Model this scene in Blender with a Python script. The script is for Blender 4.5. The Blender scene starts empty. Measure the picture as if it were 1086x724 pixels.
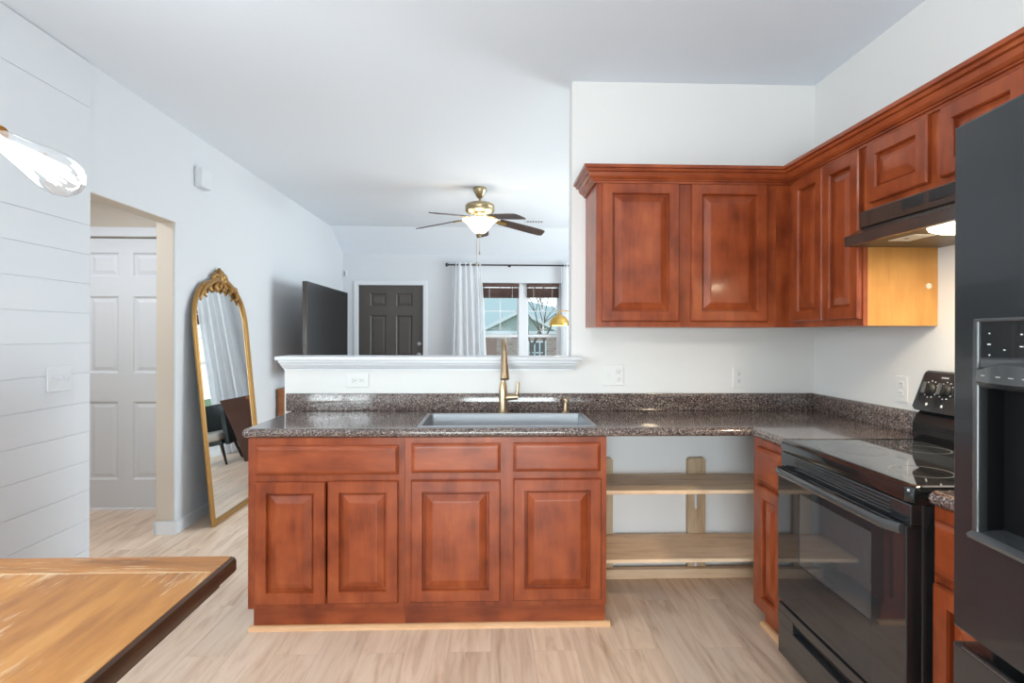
import bpy, bmesh, math, random
from mathutils import Vector, Matrix
random.seed(7)
PI = math.pi
S = bpy.context.scene
COL = S.collection

# ------------------------------------------------------------------ camera, world, lights
XLW = -2.104
F, YAW, ROLL, CY, H = 615.43, .0349, .0028, 355.29, 1.3293
cd = bpy.data.cameras.new('camera'); cam = bpy.data.objects.new('camera', cd); COL.objects.link(cam)
cd.sensor_width = 36; cd.lens = F / 1086 * 36; cd.shift_y = (CY - 362) / 1086
cd.clip_start = .02; cd.clip_end = 300
right = Vector((math.cos(YAW), -math.sin(YAW), 0)); fwd = Vector((math.sin(YAW), math.cos(YAW), 0)); up = Vector((0, 0, 1))
r2 = right * math.cos(ROLL) + up * math.sin(ROLL); u2 = up * math.cos(ROLL) - right * math.sin(ROLL)
cam.matrix_world = Matrix(((r2.x, u2.x, -fwd.x, 0), (r2.y, u2.y, -fwd.y, 0), (r2.z, u2.z, -fwd.z, H), (0, 0, 0, 1)))
S.camera = cam
S.view_settings.view_transform = 'Standard'; S.view_settings.look = 'None'
S.view_settings.exposure = 0.0; S.view_settings.gamma = 1.0; S.view_settings.use_curve_mapping = False

W = bpy.data.worlds.new('world'); S.world = W; W.use_nodes = True
nt = W.node_tree; nt.nodes.clear()
wo = nt.nodes.new('ShaderNodeOutputWorld'); bg = nt.nodes.new('ShaderNodeBackground'); tc = nt.nodes.new('ShaderNodeTexCoord')
sx = nt.nodes.new('ShaderNodeSeparateXYZ'); cr = nt.nodes.new('ShaderNodeValToRGB')
cr.color_ramp.elements[0].position = 0.0; cr.color_ramp.elements[0].color = (.96, .98, 1, 1)
cr.color_ramp.elements[1].position = .30; cr.color_ramp.elements[1].color = (.62, .80, 1, 1)
bg.inputs['Strength'].default_value = 1.6
nt.links.new(tc.outputs['Generated'], sx.inputs[0]); nt.links.new(sx.outputs['Z'], cr.inputs[0])
nt.links.new(cr.outputs[0], bg.inputs[0]); nt.links.new(bg.outputs[0], wo.inputs[0])

def area(name, loc, size, power, color, direction):
    l = bpy.data.lights.new(name, 'AREA'); l.shape = 'RECTANGLE'; l.size, l.size_y = size; l.energy = power; l.color = color
    o = bpy.data.objects.new(name, l); COL.objects.link(o); o.location = loc
    o.rotation_euler = Vector(direction).to_track_quat('-Z', 'Y').to_euler(); return o
def point(name, loc, power, color, radius=.03):
    l = bpy.data.lights.new(name, 'POINT'); l.energy = power; l.color = color; l.shadow_soft_size = radius
    o = bpy.data.objects.new(name, l); COL.objects.link(o); o.location = loc; return o
area('added_patio_fill', (-.1, -3.12, .85), (2.3, 1.5), 185, (.88, .95, 1), (0, 1, 0))  # added fill, stands in for daylight at the invented patio doors
area('added_dining_fill', (XLW - .10, .9, 1.52), (1.6, 1.45), 84, (.88, .95, 1), (1, 0, 0))  # added fill for the right wall, set in an invented dining window
area('added_living_fill', (3.46, 5.9, 1.45), (2.2, 1.6), 205, (.86, .94, 1), (-1, 0, 0))  # added fill for the living room, set in an invented side window
area('added_hall_fill', (-2.85, 3.55, 2.38), (.25, .25), 15, (.84, .92, 1), (0, 0, -1))  # unseen lamp added to brighten the hall, has no fixture

# ------------------------------------------------------------------ materials
def base_mat(name):
    m = bpy.data.materials.new(name); m.use_nodes = True
    return m, m.node_tree, m.node_tree.nodes['Principled BSDF']
def plain(name, col, rough=.5, metal=0, coat=0, spec=.5, emit=None, estr=0, bump=0, bscale=200):
    m, t, b = base_mat(name)
    b.inputs['Base Color'].default_value = (*col, 1); b.inputs['Roughness'].default_value = rough
    b.inputs['Metallic'].default_value = metal; b.inputs['Coat Weight'].default_value = coat
    b.inputs['Coat Roughness'].default_value = .05; b.inputs['Specular IOR Level'].default_value = spec
    if emit: b.inputs['Emission Color'].default_value = (*emit, 1); b.inputs['Emission Strength'].default_value = estr
    if bump:
        c = t.nodes.new('ShaderNodeTexCoord'); n = t.nodes.new('ShaderNodeTexNoise'); n.inputs['Scale'].default_value = bscale
        n.inputs['Detail'].default_value = 3
        bu = t.nodes.new('ShaderNodeBump'); bu.inputs['Strength'].default_value = bump; bu.inputs['Distance'].default_value = .002
        t.links.new(c.outputs['Object'], n.inputs['Vector']); t.links.new(n.outputs['Fac'], bu.inputs['Height']); t.links.new(bu.outputs[0], b.inputs['Normal'])
    return m
def ramp(t, stops):
    r = t.nodes.new('ShaderNodeValToRGB'); e = r.color_ramp.elements
    while len(e) < len(stops): e.new(.5)
    for i, (p, c) in enumerate(stops): e[i].position = p; e[i].color = (*c, 1)
    return r
def wood(name, stops, scale, rough=.35, coat=.3, croughness=.1, blotch=.5, bump=.05, nscale=6):
    """scale: stretch of the noise per axis (small along the grain)"""
    m, t, b = base_mat(name); L = t.links
    c = t.nodes.new('ShaderNodeTexCoord'); mp = t.nodes.new('ShaderNodeMapping'); mp.inputs['Scale'].default_value = scale
    L.new(c.outputs['Object'], mp.inputs['Vector'])
    n = t.nodes.new('ShaderNodeTexNoise'); n.inputs['Scale'].default_value = nscale; n.inputs['Detail'].default_value = 6; n.inputs['Roughness'].default_value = .6
    n.inputs['Distortion'].default_value = .6
    L.new(mp.outputs[0], n.inputs['Vector'])
    n2 = t.nodes.new('ShaderNodeTexNoise'); n2.inputs['Scale'].default_value = 7; n2.inputs['Detail'].default_value = 2
    L.new(c.outputs['Object'], n2.inputs['Vector'])
    mx = t.nodes.new('ShaderNodeMix'); mx.inputs['Factor'].default_value = blotch
    L.new(n.outputs['Fac'], mx.inputs[2]); L.new(n2.outputs['Fac'], mx.inputs[3])
    r = ramp(t, stops); L.new(mx.outputs[0], r.inputs[0]); L.new(r.outputs[0], b.inputs['Base Color'])
    b.inputs['Roughness'].default_value = rough; b.inputs['Coat Weight'].default_value = coat; b.inputs['Coat Roughness'].default_value = croughness; b.inputs['Specular IOR Level'].default_value = .32
    if bump:
        bu = t.nodes.new('ShaderNodeBump'); bu.inputs['Strength'].default_value = bump; bu.inputs['Distance'].default_value = .001
        L.new(n.outputs['Fac'], bu.inputs['Height']); L.new(bu.outputs[0], b.inputs['Normal'])
    return m
M = {}
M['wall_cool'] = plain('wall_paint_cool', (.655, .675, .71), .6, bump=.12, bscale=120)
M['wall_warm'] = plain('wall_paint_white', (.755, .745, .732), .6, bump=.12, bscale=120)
M['wall_low'] = plain('under_counter_lifted_paint', (.87, .885, .90), .6, bump=.12, bscale=120)  # wall white lifted in colour to replace light missing under the counter
M['ceil'] = plain('ceiling_paint', (.79, .845, .925), .8, bump=.3, bscale=60)
M['beige'] = plain('beige_paint', (.60, .53, .45), .6, bump=.1, bscale=120)
M['trim'] = plain('white_trim_paint', (.71, .73, .765), .3)
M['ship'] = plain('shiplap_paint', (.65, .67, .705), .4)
M['plate'] = plain('white_plastic', (.75, .745, .735), .3)
M['slot'] = plain('dark_slot', (.08, .08, .08), .6)
CH = [(.25, (.098, .014, .004)), (.44, (.220, .040, .010)), (.58, (.31, .064, .017)), (.75, (.42, .108, .030))]
M['cherry'] = wood('cherry_cabinet_wood', CH, (3, 3, .5), .36, .26, .11, .5)
M['cherry_h'] = wood('cherry_wood_horizontal', CH, (.5, .5, 3), .36, .26, .11, .5)
M['gold_ply'] = wood('golden_plywood', [(.3, (.50, .23, .055)), (.55, (.62, .31, .085)), (.75, (.70, .38, .12))], (6, 6, .5), .4, .2)
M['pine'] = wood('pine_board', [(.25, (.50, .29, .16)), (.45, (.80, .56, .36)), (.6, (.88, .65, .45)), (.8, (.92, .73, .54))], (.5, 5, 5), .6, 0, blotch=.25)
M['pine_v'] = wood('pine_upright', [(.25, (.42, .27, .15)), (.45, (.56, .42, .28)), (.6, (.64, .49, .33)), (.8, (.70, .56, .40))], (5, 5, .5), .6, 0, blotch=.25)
M['shoe'] = wood('pine_shoe_moulding', [(.3, (.60, .32, .15)), (.6, (.74, .44, .24)), (.8, (.80, .52, .32))], (.5, .5, 5), .45, .1, blotch=.3)
M['table_edge'] = wood('dark_walnut_edge', [(.3, (.028, .011, .005)), (.6, (.075, .030, .013)), (.8, (.12, .05, .022))], (3, .4, 3), .45, .05)
M['console'] = wood('console_wood', [(.3, (.22, .07, .02)), (.7, (.40, .15, .05))], (3, .5, 3), .4, .2)
M['blind'] = wood('blind_wood', [(.3, (.05, .022, .018)), (.7, (.13, .065, .05))], (.4, 3, 3), .5, .1)
M['blade'] = wood('fan_blade_walnut', [(.3, (.045, .026, .024)), (.7, (.10, .06, .055))], (3, 3, 3), .5, .1)
M['black'] = plain('black_gloss', (.012, .013, .014), .12, coat=.6)
M['black_app'] = plain('black_appliance', (.022, .024, .026), .16, coat=.5)
M['black_glass'] = plain('black_glass', (.020, .021, .022), .035, coat=.6)
M['oven_glass'] = plain('oven_door_glass', (.020, .022, .025), .045, coat=.35, spec=.45)
M['oven_window'] = plain('oven_window_glass', (.060, .063, .067), .04, coat=.9)
M['fridge'] = plain('fridge_black', (.018, .020, .022), .22, coat=.2, spec=.38, bump=.05, bscale=9)
M['recess'] = plain('recess_black', (.006, .006, .007), .4, spec=.2)
M['black_matt'] = plain('black_matt', (.015, .015, .016), .5)
M['grey_plastic'] = plain('grey_gloss_plastic', (.10, .105, .11), .2, coat=.4)
M['mark'] = plain('pale_marking', (.75, .75, .75), .5)
M['dim_mark'] = plain('dim_marking', (.38, .38, .38), .5)
M['bezel'] = plain('dark_bezel', (.05, .053, .056), .22, coat=.3)
M['ring'] = plain('burner_ring_grey', (.22, .225, .23), .2)
M['hood'] = plain('hood_enamel_brown', (.045, .034, .028), .25, coat=.5)
M['hood_in'] = plain('hood_underside', (.11, .092, .058), .4, metal=.3)
M['steel'] = plain('stainless_steel', (.42, .44, .47), .40, metal=1)
M['gold'] = plain('brushed_champagne', (.52, .39, .25), .28, metal=1)
M['brass'] = plain('brass', (.72, .45, .12), .25, metal=1)
M['frame_gold'] = plain('antique_gold', (.40, .23, .08), .42, metal=.8, bump=.2, bscale=60)
M['mirror'] = plain('mirror_silver', (.90, .92, .92), .0, metal=1)
M['bronze'] = plain('fan_antique_brass', (.42, .33, .20), .3, metal=1)
M['rod'] = plain('curtain_rod_black', (.015, .015, .017), .4)
M['door_dark'] = plain('dark_brown_door_paint', (.062, .052, .046), .38)
M['screen'] = plain('tv_screen', (.012, .013, .015), .22)
M['tv'] = plain('tv_bezel', (.06, .05, .045), .25)
M['leather'] = plain('brown_leather', (.075, .028, .020), .3, bump=.2, bscale=90)
M['teal'] = plain('dark_teal_fabric', (.022, .032, .036), .7)
M['seat'] = plain('pale_seat_fabric', (.50, .47, .44), .8)
M['leg'] = plain('dark_leg_wood', (.02, .013, .011), .4)
M['lamp_glow'] = plain('frosted_glass_glow', (.9, .88, .84), .4, emit=(1, .90, .74), estr=1.5)
M['lens'] = plain('hood_lamp_lens', (.9, .9, .85), .3, emit=(1, .86, .60), estr=9)
M['filament'] = plain('filament_glow', (.05, .05, .05), .6, spec=.1, emit=(1, .98, .95), estr=1.05)
M['bulb_disc'] = plain('lamp_bulb_glow', (1, .95, .85), .3, emit=(1, .93, .8), estr=5)
M['fixture'] = plain('added_globe_glow', (.9, .9, .9), .4, emit=(1, .97, .93), estr=14)  # glow of the added kitchen globe
M['sticker'] = plain('cream_sticker', (.80, .77, .66), .5)
M['grass'] = plain('lawn', (.16, .24, .08), .9, bump=.5, bscale=30)
M['road'] = plain('asphalt', (.42, .42, .42), .9)
M['roof'] = plain('grey_green_shingle', (.50, .57, .53), .9, bump=.4, bscale=12)
M['brick'] = None
M['siding'] = plain('pale_siding', (.46, .52, .49), .7)
M['white_ext'] = plain('white_exterior_trim', (.85, .86, .87), .5)
M['bark'] = plain('bare_bark', (.20, .155, .13), .9)
M['dark_glass'] = plain('far_window_glass', (.10, .12, .14), .1)
M['pinkbark'] = plain('brick_chimney', (.42, .27, .23), .9)
M['evergreen'] = plain('far_tree_green', (.22, .29, .30), .9)

def glass_thin(name, tint=(1, 1, 1), refl=.06):
    m = bpy.data.materials.new(name); m.use_nodes = True; t = m.node_tree; t.nodes.clear()
    o = t.nodes.new('ShaderNodeOutputMaterial'); a = t.nodes.new('ShaderNodeBsdfTransparent'); g = t.nodes.new('ShaderNodeBsdfGlossy')
    a.inputs['Color'].default_value = (*tint, 1); g.inputs['Roughness'].default_value = .02
    x = t.nodes.new('ShaderNodeMixShader'); f = t.nodes.new('ShaderNodeLayerWeight'); f.inputs['Blend'].default_value = .25
    mt = t.nodes.new('ShaderNodeMath'); mt.operation = 'MULTIPLY_ADD'; mt.inputs[1].default_value = .55; mt.inputs[2].default_value = refl; mt.use_clamp = True
    t.links.new(f.outputs['Facing'], mt.inputs[0]); t.links.new(mt.outputs[0], x.inputs[0])
    t.links.new(a.outputs[0], x.inputs[1]); t.links.new(g.outputs[0], x.inputs[2]); t.links.new(x.outputs[0], o.inputs[0]); return m
M['pane'] = glass_thin('window_glass', (.97, .99, .98), .004)
M['bulb_glass'] = glass_thin('bulb_glass', (.99, .99, .99), .14)
def sheer(name):
    m = bpy.data.materials.new(name); m.use_nodes = True; t = m.node_tree; t.nodes.clear()
    o = t.nodes.new('ShaderNodeOutputMaterial'); d = t.nodes.new('ShaderNodeBsdfDiffuse'); d.inputs[0].default_value = (.93, .94, .96, 1)
    tr = t.nodes.new('ShaderNodeBsdfTranslucent'); tr.inputs[0].default_value = (.96, .97, .99, 1)
    tp = t.nodes.new('ShaderNodeBsdfTransparent')
    x = t.nodes.new('ShaderNodeMixShader'); x.inputs[0].default_value = .45; y = t.nodes.new('ShaderNodeMixShader'); y.inputs[0].default_value = .08
    t.links.new(d.outputs[0], x.inputs[1]); t.links.new(tr.outputs[0], x.inputs[2]); t.links.new(x.outputs[0], y.inputs[1]); t.links.new(tp.outputs[0], y.inputs[2])
    t.links.new(y.outputs[0], o.inputs[0]); return m
M['sheer'] = sheer('sheer_curtain')

def speckle():
    m, t, b = base_mat('speckled_laminate'); L = t.links
    c = t.nodes.new('ShaderNodeTexCoord')
    def vor(s):
        v = t.nodes.new('ShaderNodeTexVoronoi'); v.inputs['Scale'].default_value = s; L.new(c.outputs['Object'], v.inputs['Vector'])
        q = t.nodes.new('ShaderNodeSeparateColor'); L.new(v.outputs['Color'], q.inputs[0]); return q.outputs[0]
    r1 = ramp(t, [(0, (.022, .016, .018)), (.30, (.045, .030, .030)), (.48, (.12, .080, .070)), (.66, (.20, .145, .12)), (.82, (.34, .26, .22)), (.93, (.52, .44, .39))])
    r1.color_ramp.interpolation = 'CONSTANT'; L.new(vor(210), r1.inputs[0])
    r3 = ramp(t, [(0, (.03, .022, .026)), (.35, (.10, .07, .065)), (.62, (.17, .12, .10)), (.85, (.42, .34, .30))]); r3.color_ramp.interpolation = 'CONSTANT'
    L.new(vor(330), r3.inputs[0])
    mx = t.nodes.new('ShaderNodeMix'); mx.data_type = 'RGBA'; mx.inputs['Factor'].default_value = .45
    L.new(r1.outputs[0], mx.inputs[6]); L.new(r3.outputs[0], mx.inputs[7]); L.new(mx.outputs[2], b.inputs['Base Color'])
    b.inputs['Roughness'].default_value = .13; b.inputs['Coat Weight'].default_value = .6; b.inputs['Coat Roughness'].default_value = .06
    return m
M['counter'] = speckle()

def floor_mat():
    m, t, b = base_mat('oak_plank_floor'); L = t.links
    c = t.nodes.new('ShaderNodeTexCoord'); mp = t.nodes.new('ShaderNodeMapping'); mp.inputs['Rotation'].default_value = (0, 0, PI / 2)
    L.new(c.outputs['Object'], mp.inputs['Vector'])
    br = t.nodes.new('ShaderNodeTexBrick'); br.inputs['Scale'].default_value = 1; br.inputs['Brick Width'].default_value = 1.22; br.inputs['Row Height'].default_value = .18
    br.inputs['Mortar Size'].default_value = .0012; br.inputs['Color1'].default_value = (0, 0, 0, 1); br.inputs['Color2'].default_value = (1, 1, 1, 1); br.inputs['Mortar'].default_value = (.5, .5, .5, 1)
    br.offset = .37; L.new(mp.outputs[0], br.inputs['Vector'])
    g = t.nodes.new('ShaderNodeMapping'); g.inputs['Scale'].default_value = (9, .9, 1); L.new(c.outputs['Object'], g.inputs['Vector'])
    add = t.nodes.new('ShaderNodeVectorMath'); add.operation = 'MULTIPLY_ADD'; add.inputs[1].default_value = (7, 7, 7)
    L.new(br.outputs['Color'], add.inputs[0]); L.new(g.outputs[0], add.inputs[2])
    n = t.nodes.new('ShaderNodeTexNoise'); n.inputs['Scale'].default_value = 2.2; n.inputs['Detail'].default_value = 8; n.inputs['Roughness'].default_value = .62; n.inputs['Distortion'].default_value = .8
    L.new(add.outputs[0], n.inputs['Vector'])
    r = ramp(t, [(.22, (.42, .26, .165)), (.40, (.68, .49, .355)), (.52, (.79, .60, .455)), (.75, (.87, .70, .555))]); L.new(n.outputs['Fac'], r.inputs[0])
    hv = t.nodes.new('ShaderNodeHueSaturation'); v = t.nodes.new('ShaderNodeMapRange'); v.inputs[3].default_value = .92; v.inputs[4].default_value = 1.06
    L.new(br.outputs['Color'], v.inputs[0]); L.new(v.outputs[0], hv.inputs['Value']); L.new(r.outputs[0], hv.inputs['Color'])
    mm = t.nodes.new('ShaderNodeMix'); mm.data_type = 'RGBA'; mm.inputs[7].default_value = (.40, .27, .17, 1)
    fm = t.nodes.new('ShaderNodeMath'); fm.operation = 'MULTIPLY'; fm.inputs[1].default_value = .32
    L.new(br.outputs['Fac'], fm.inputs[0]); L.new(fm.outputs[0], mm.inputs[0]); L.new(hv.outputs[0], mm.inputs[6])
    # knots
    kn = t.nodes.new('ShaderNodeTexVoronoi'); kn.inputs['Scale'].default_value = 1; km = t.nodes.new('ShaderNodeMapping'); km.inputs['Scale'].default_value = (3.6, 1.7, 1)
    L.new(c.outputs['Object'], km.inputs['Vector']); L.new(km.outputs[0], kn.inputs['Vector'])
    kr = ramp(t, [(.02, (1, 1, 1)), (.075, (0, 0, 0))]); L.new(kn.outputs['Distance'], kr.inputs[0])
    km2 = t.nodes.new('ShaderNodeMath'); km2.operation = 'MULTIPLY'; km2.inputs[1].default_value = .5; L.new(kr.outputs[0], km2.inputs[0])
    m3 = t.nodes.new('ShaderNodeMix'); m3.data_type = 'RGBA'; m3.inputs[7].default_value = (.28, .17, .10, 1)
    L.new(km2.outputs[0], m3.inputs[0]); L.new(mm.outputs[2], m3.inputs[6]); L.new(m3.outputs[2], b.inputs['Base Color'])
    b.inputs['Roughness'].default_value = .38
    return m
M['floor'] = floor_mat()
def table_mat(turn=0):
    m, t, b = base_mat('worn_honey_table_top'); L = t.links
    c = t.nodes.new('ShaderNodeTexCoord')
    def noise(sc, s, d=5):
        mp = t.nodes.new('ShaderNodeMapping'); mp.inputs['Scale'].default_value = (sc[1], sc[0], sc[2]) if turn else sc; L.new(c.outputs['Object'], mp.inputs['Vector'])
        n = t.nodes.new('ShaderNodeTexNoise'); n.inputs['Scale'].default_value = s; n.inputs['Detail'].default_value = d; n.inputs['Roughness'].default_value = .65
        L.new(mp.outputs[0], n.inputs['Vector']); return n.outputs['Fac']
    r = ramp(t, [(.28, (.145, .044, .006)), (.45, (.31, .112, .017)), (.58, (.41, .165, .029)), (.75, (.51, .24, .058))])
    L.new(noise((7, 1, 1), 1.6), r.inputs[0])
    a = noise((40, 5, 1), 3, 8); bb = noise((2.5, 1.2, 1), 2.2, 3)
    mu = t.nodes.new('ShaderNodeMath'); mu.operation = 'MULTIPLY'; L.new(a, mu.inputs[0]); L.new(bb, mu.inputs[1])
    wr = ramp(t, [(.27, (0, 0, 0)), (.42, (.7, .7, .7))]); L.new(mu.outputs[0], wr.inputs[0])
    mx = t.nodes.new('ShaderNodeMix'); mx.data_type = 'RGBA'; mx.inputs[7].default_value = (.78, .62, .42, 1)
    L.new(wr.outputs[0], mx.inputs[0]); L.new(r.outputs[0], mx.inputs[6]); L.new(mx.outputs[2], b.inputs['Base Color'])
    b.inputs['Roughness'].default_value = .42; b.inputs['Coat Weight'].default_value = .15; b.inputs['Coat Roughness'].default_value = .25
    return m
M['table_top'] = table_mat(); M['table_cross'] = table_mat(1); M['worn'] = plain('worn_pale_wood', (.66, .48, .30), .6)
def brick_mat():
    m, t, b = base_mat('far_house_brick'); L = t.links
    c = t.nodes.new('ShaderNodeTexCoord'); mp = t.nodes.new('ShaderNodeMapping'); mp.inputs['Rotation'].default_value = (PI / 2, 0, 0); L.new(c.outputs['Object'], mp.inputs['Vector'])
    br = t.nodes.new('ShaderNodeTexBrick'); br.inputs['Scale'].default_value = 2.2; br.inputs['Color1'].default_value = (.42, .25, .21, 1); br.inputs['Color2'].default_value = (.55, .40, .36, 1)
    br.inputs['Mortar'].default_value = (.6, .57, .53, 1); L.new(mp.outputs[0], br.inputs['Vector']); L.new(br.outputs['Color'], b.inputs['Base Color']); b.inputs['Roughness'].default_value = .9
    return m
M['brick'] = brick_mat()

# ------------------------------------------------------------------ mesh helpers
class MB:
    def __init__(s): s.bm = bmesh.new()
    def box(s, x0, x1, y0, y1, z0, z1, bev=0, seg=2):
        v = [s.bm.verts.new((x, y, z)) for z in (z0, z1) for y in (y0, y1) for x in (x0, x1)]
        fs = [s.bm.faces.new([v[i] for i in q]) for q in ((0, 2, 3, 1), (4, 5, 7, 6), (0, 1, 5, 4), (2, 6, 7, 3), (0, 4, 6, 2), (1, 3, 7, 5))]
        if bev: bmesh.ops.bevel(s.bm, geom=list({e for f in fs for e in f.edges}), offset=bev, segments=seg, affect='EDGES', profile=.5, clamp_overlap=True)
        return s
    def loop_faces(s, rings, close=True, cap0=True, cap1=True):
        vs = [[s.bm.verts.new(p) for p in r] for r in rings]; n = len(vs[0])
        for a, b in zip(vs, vs[1:]):
            for i in range(n if close else n - 1):
                j = (i + 1) % n; s.bm.faces.new((a[i], a[j], b[j], b[i]))
        if cap0: s.bm.faces.new(vs[0][::-1])
        if cap1: s.bm.faces.new(vs[-1])
        return s
    def tube(s, pts, r, seg=10, cap=True, squash=None):
        pts = [Vector(p) for p in pts]; rs = r if isinstance(r, (list, tuple)) else [r] * len(pts)
        rings = []; ref = None
        for i, p in enumerate(pts):
            d = (pts[min(i + 1, len(pts) - 1)] - pts[max(i - 1, 0)]).normalized()
            if ref is None:
                ref = Vector((0, 0, 1)) if abs(d.z) < .9 else Vector((1, 0, 0))
            a = (ref - d * ref.dot(d)).normalized(); ref = a; b = d.cross(a)
            rings.append([p + (a * math.cos(2 * PI * k / seg) + b * math.sin(2 * PI * k / seg)) * rs[i] for k in range(seg)])
        return s.loop_faces(rings, True, cap, cap)
    def lathe(s, prof, c, axis=(0, 0, 1), seg=24, cap=True):
        ax = Vector(axis).normalized(); ref = Vector((1, 0, 0)) if abs(ax.x) < .9 else Vector((0, 1, 0))
        a = (ref - ax * ref.dot(ax)).normalized(); b = ax.cross(a); c = Vector(c)
        rings = [[c + ax * h + (a * math.cos(2 * PI * k / seg) + b * math.sin(2 * PI * k / seg)) * max(r, 1e-4) for k in range(seg)] for r, h in prof]
        return s.loop_faces(rings, True, cap, cap)
    def prism(s, poly, vec):
        """poly: 3D points of one end; extruded by vec"""
        v = Vector(vec); return s.loop_faces([[Vector(p) for p in poly], [Vector(p) + v for p in poly]])
    def rings(s, O, u, v, n, w, h, prof):
        """nested rectangles: prof = [(inset, height)]"""
        O, u, v, n = Vector(O), Vector(u), Vector(v), Vector(n); R = []
        for i, d in prof:
            R.append([O + u * a + v * b + n * d for a, b in ((i, i), (w - i, i), (w - i, h - i), (i, h - i))])
        return s.loop_faces(R)
    def build(s, name, mat, parent=None, smooth=False, origin=None, mods=None):
        if origin is None: origin = parent.get('_o') if parent is not None and '_o' in parent else None
        if origin is not None: bmesh.ops.translate(s.bm, verts=s.bm.verts, vec=-Vector(origin))
        bmesh.ops.recalc_face_normals(s.bm, faces=s.bm.faces)
        me = bpy.data.meshes.new(name); s.bm.to_mesh(me); s.bm.free(); me.materials.append(M[mat] if isinstance(mat, str) else mat)
        if smooth:
            for p in me.polygons: p.use_smooth = True
            if smooth != 'all': me.set_sharp_from_angle(angle=math.radians(40))
        o = bpy.data.objects.new(name, me); COL.objects.link(o)
        if parent is not None:
            o.parent = parent
            if origin is not None: o['_o'] = list(origin)
        elif origin is not None: o.location = origin; o['_o'] = list(origin)
        return o
def thing(name, label, cat, loc, rotz=0, group=None):
    o = bpy.data.objects.new(name, None); COL.objects.link(o); o.location = loc; o.rotation_euler = (0, 0, rotz); o.empty_display_size = .1
    o['label'] = label; o['category'] = cat; o['_o'] = list(loc)
    if group: o['group'] = group
    return o
def tag(o, label, cat, group=None):
    o['label'] = label; o['category'] = cat
    if group: o['group'] = group
    return o
def struct(o): o['kind'] = 'structure'; return o
X, Y, Z = Vector((1, 0, 0)), Vector((0, 1, 0)), Vector((0, 0, 1))

# ------------------------------------------------------------------ room shell
XL, XR, YW, ZC = -2.104, 1.823, 3.221, 2.7445
YB, FW, ZFW = 7.633, 8.29, 2.468
XLR = 3.4           # living room right wall
YR = -3.0           # rear wall behind the camera
XHL = -3.45
struct(MB().box(XHL - .1, XLR + .2, YR - .2, FW + .15, -.1, 0).build('floor', 'floor'))
c = MB(); T = .12
c.loop_faces([[(XL - .11, YR - .15, ZC), (XLR + .15, YR - .15, ZC), (XLR + .15, YR - .15, ZC + T), (XL - .11, YR - .15, ZC + T)],
              [(XL - .11, YB, ZC), (XLR + .15, YB, ZC), (XLR + .15, YB, ZC + T), (XL - .11, YB, ZC + T)],
              [(XL - .11, FW + .15, ZFW - .063), (XLR + .15, FW + .15, ZFW - .063), (XLR + .15, FW + .15, ZFW + T), (XL - .11, FW + .15, ZFW + T)]])
struct(c.build('ceiling', 'ceil'))
struct(MB().box(XHL, XL - .11, 2.95, 4.6, 2.44, 2.54).build('ceiling_hall', 'ceil'))
OY0, OY1, OZ = 3.11, 3.937, 2.076
LW0, LW1, LZ0, LZ1 = .1, 1.7, .80, 2.25
w = MB(); w.box(XL - .11, XL, YR, LW0, 0, ZC); w.box(XL - .11, XL, LW1, OY0, 0, ZC); w.box(XL - .11, XL, LW0, LW1, 0, LZ0); w.box(XL - .11, XL, LW0, LW1, LZ1, ZC); w.box(XL - .11, XL, OY0, OY1, OZ, ZC); w.box(XL - .11, XL, OY1, FW + .15, 0, ZC)
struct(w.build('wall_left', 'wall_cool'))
# beige linings of the hall: back of the left wall, jamb and hall walls
j = MB(); j.box(XL - .122, XL - .012, OY1 - .004, OY1, 0, OZ); j.box(XL - .12, XL - .11, OY1, 4.478, 0, 2.44); j.box(XL - .11, XL - .004, OY0, OY1 - .004, OZ - .004, OZ)
struct(j.build('wall_hall_right', 'beige'))
w = MB(); w.box(XHL, -3.15, 4.478, 4.58, 0, 2.44); w.box(-3.15, -2.39, 4.478, 4.58, 2.06, 2.44); w.box(-2.39, XL - .11, 4.478, 4.58, 0, 2.44)
struct(w.build('wall_hall_back', 'beige'))
struct(MB().box(XHL - .1, XHL, 2.95, 4.6, 0, 2.44).build('wall_hall_left', 'beige'))
struct(MB().box(XHL, XL - .11, 2.95, 3.05, 0, 2.44).build('wall_hall_front', 'beige'))
# shiplap boards on the near part of the left wall
s = MB(); seams = [.001] + [1.282 + .1525 * k_ for k_ in range(-8, 5)] + [2.505, ZC - .004]
for z0_, z1_ in zip(seams, seams[1:]):
    a, b_ = z0_ + .0009, z1_ - .0009
    if b_ > LZ0 and a < LZ1: s.box(XL, XL + .012, YR, LW0, a, b_, .0015, 1); s.box(XL, XL + .012, LW1, 3.10, a, b_, .0015, 1)
    else: s.box(XL, XL + .012, YR, 3.10, a, b_, .0015, 1)
struct(s.build('wall_left_shiplap', 'ship'))
s = MB(); s.box(XL - .004, XL + .008, LW1, 3.098, .0, ZC - .003); s.box(XL - .004, XL + .008, YR, LW0, .0, ZC - .003); s.box(XL - .004, XL + .008, LW0, LW1, .0, LZ0); s.box(XL - .004, XL + .008, LW0, LW1, LZ1, ZC - .003)
struct(s.build('wall_left_backing', 'ship'))
f = MB()
for a, b_ in ((LZ0, LZ0 + .06), (LZ1 - .06, LZ1), ((LZ0 + LZ1) / 2 - .02, (LZ0 + LZ1) / 2 + .02)): f.box(XL - .08, XL - .04, LW0, LW1, a, b_)
for a in (LW0, (LW0 + LW1) / 2 - .03, LW1 - .06): f.box(XL - .081, XL - .039, a, a + .06, LZ0, LZ1)
w3 = struct(f.build('added_window_3', 'trim')); MB().box(XL - .065, XL - .06, LW0 + .05, LW1 - .05, LZ0 + .05, LZ1 - .05).build('glass_pane', 'pane', w3)  # dining window out of view, added as an opening for fill light
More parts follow.
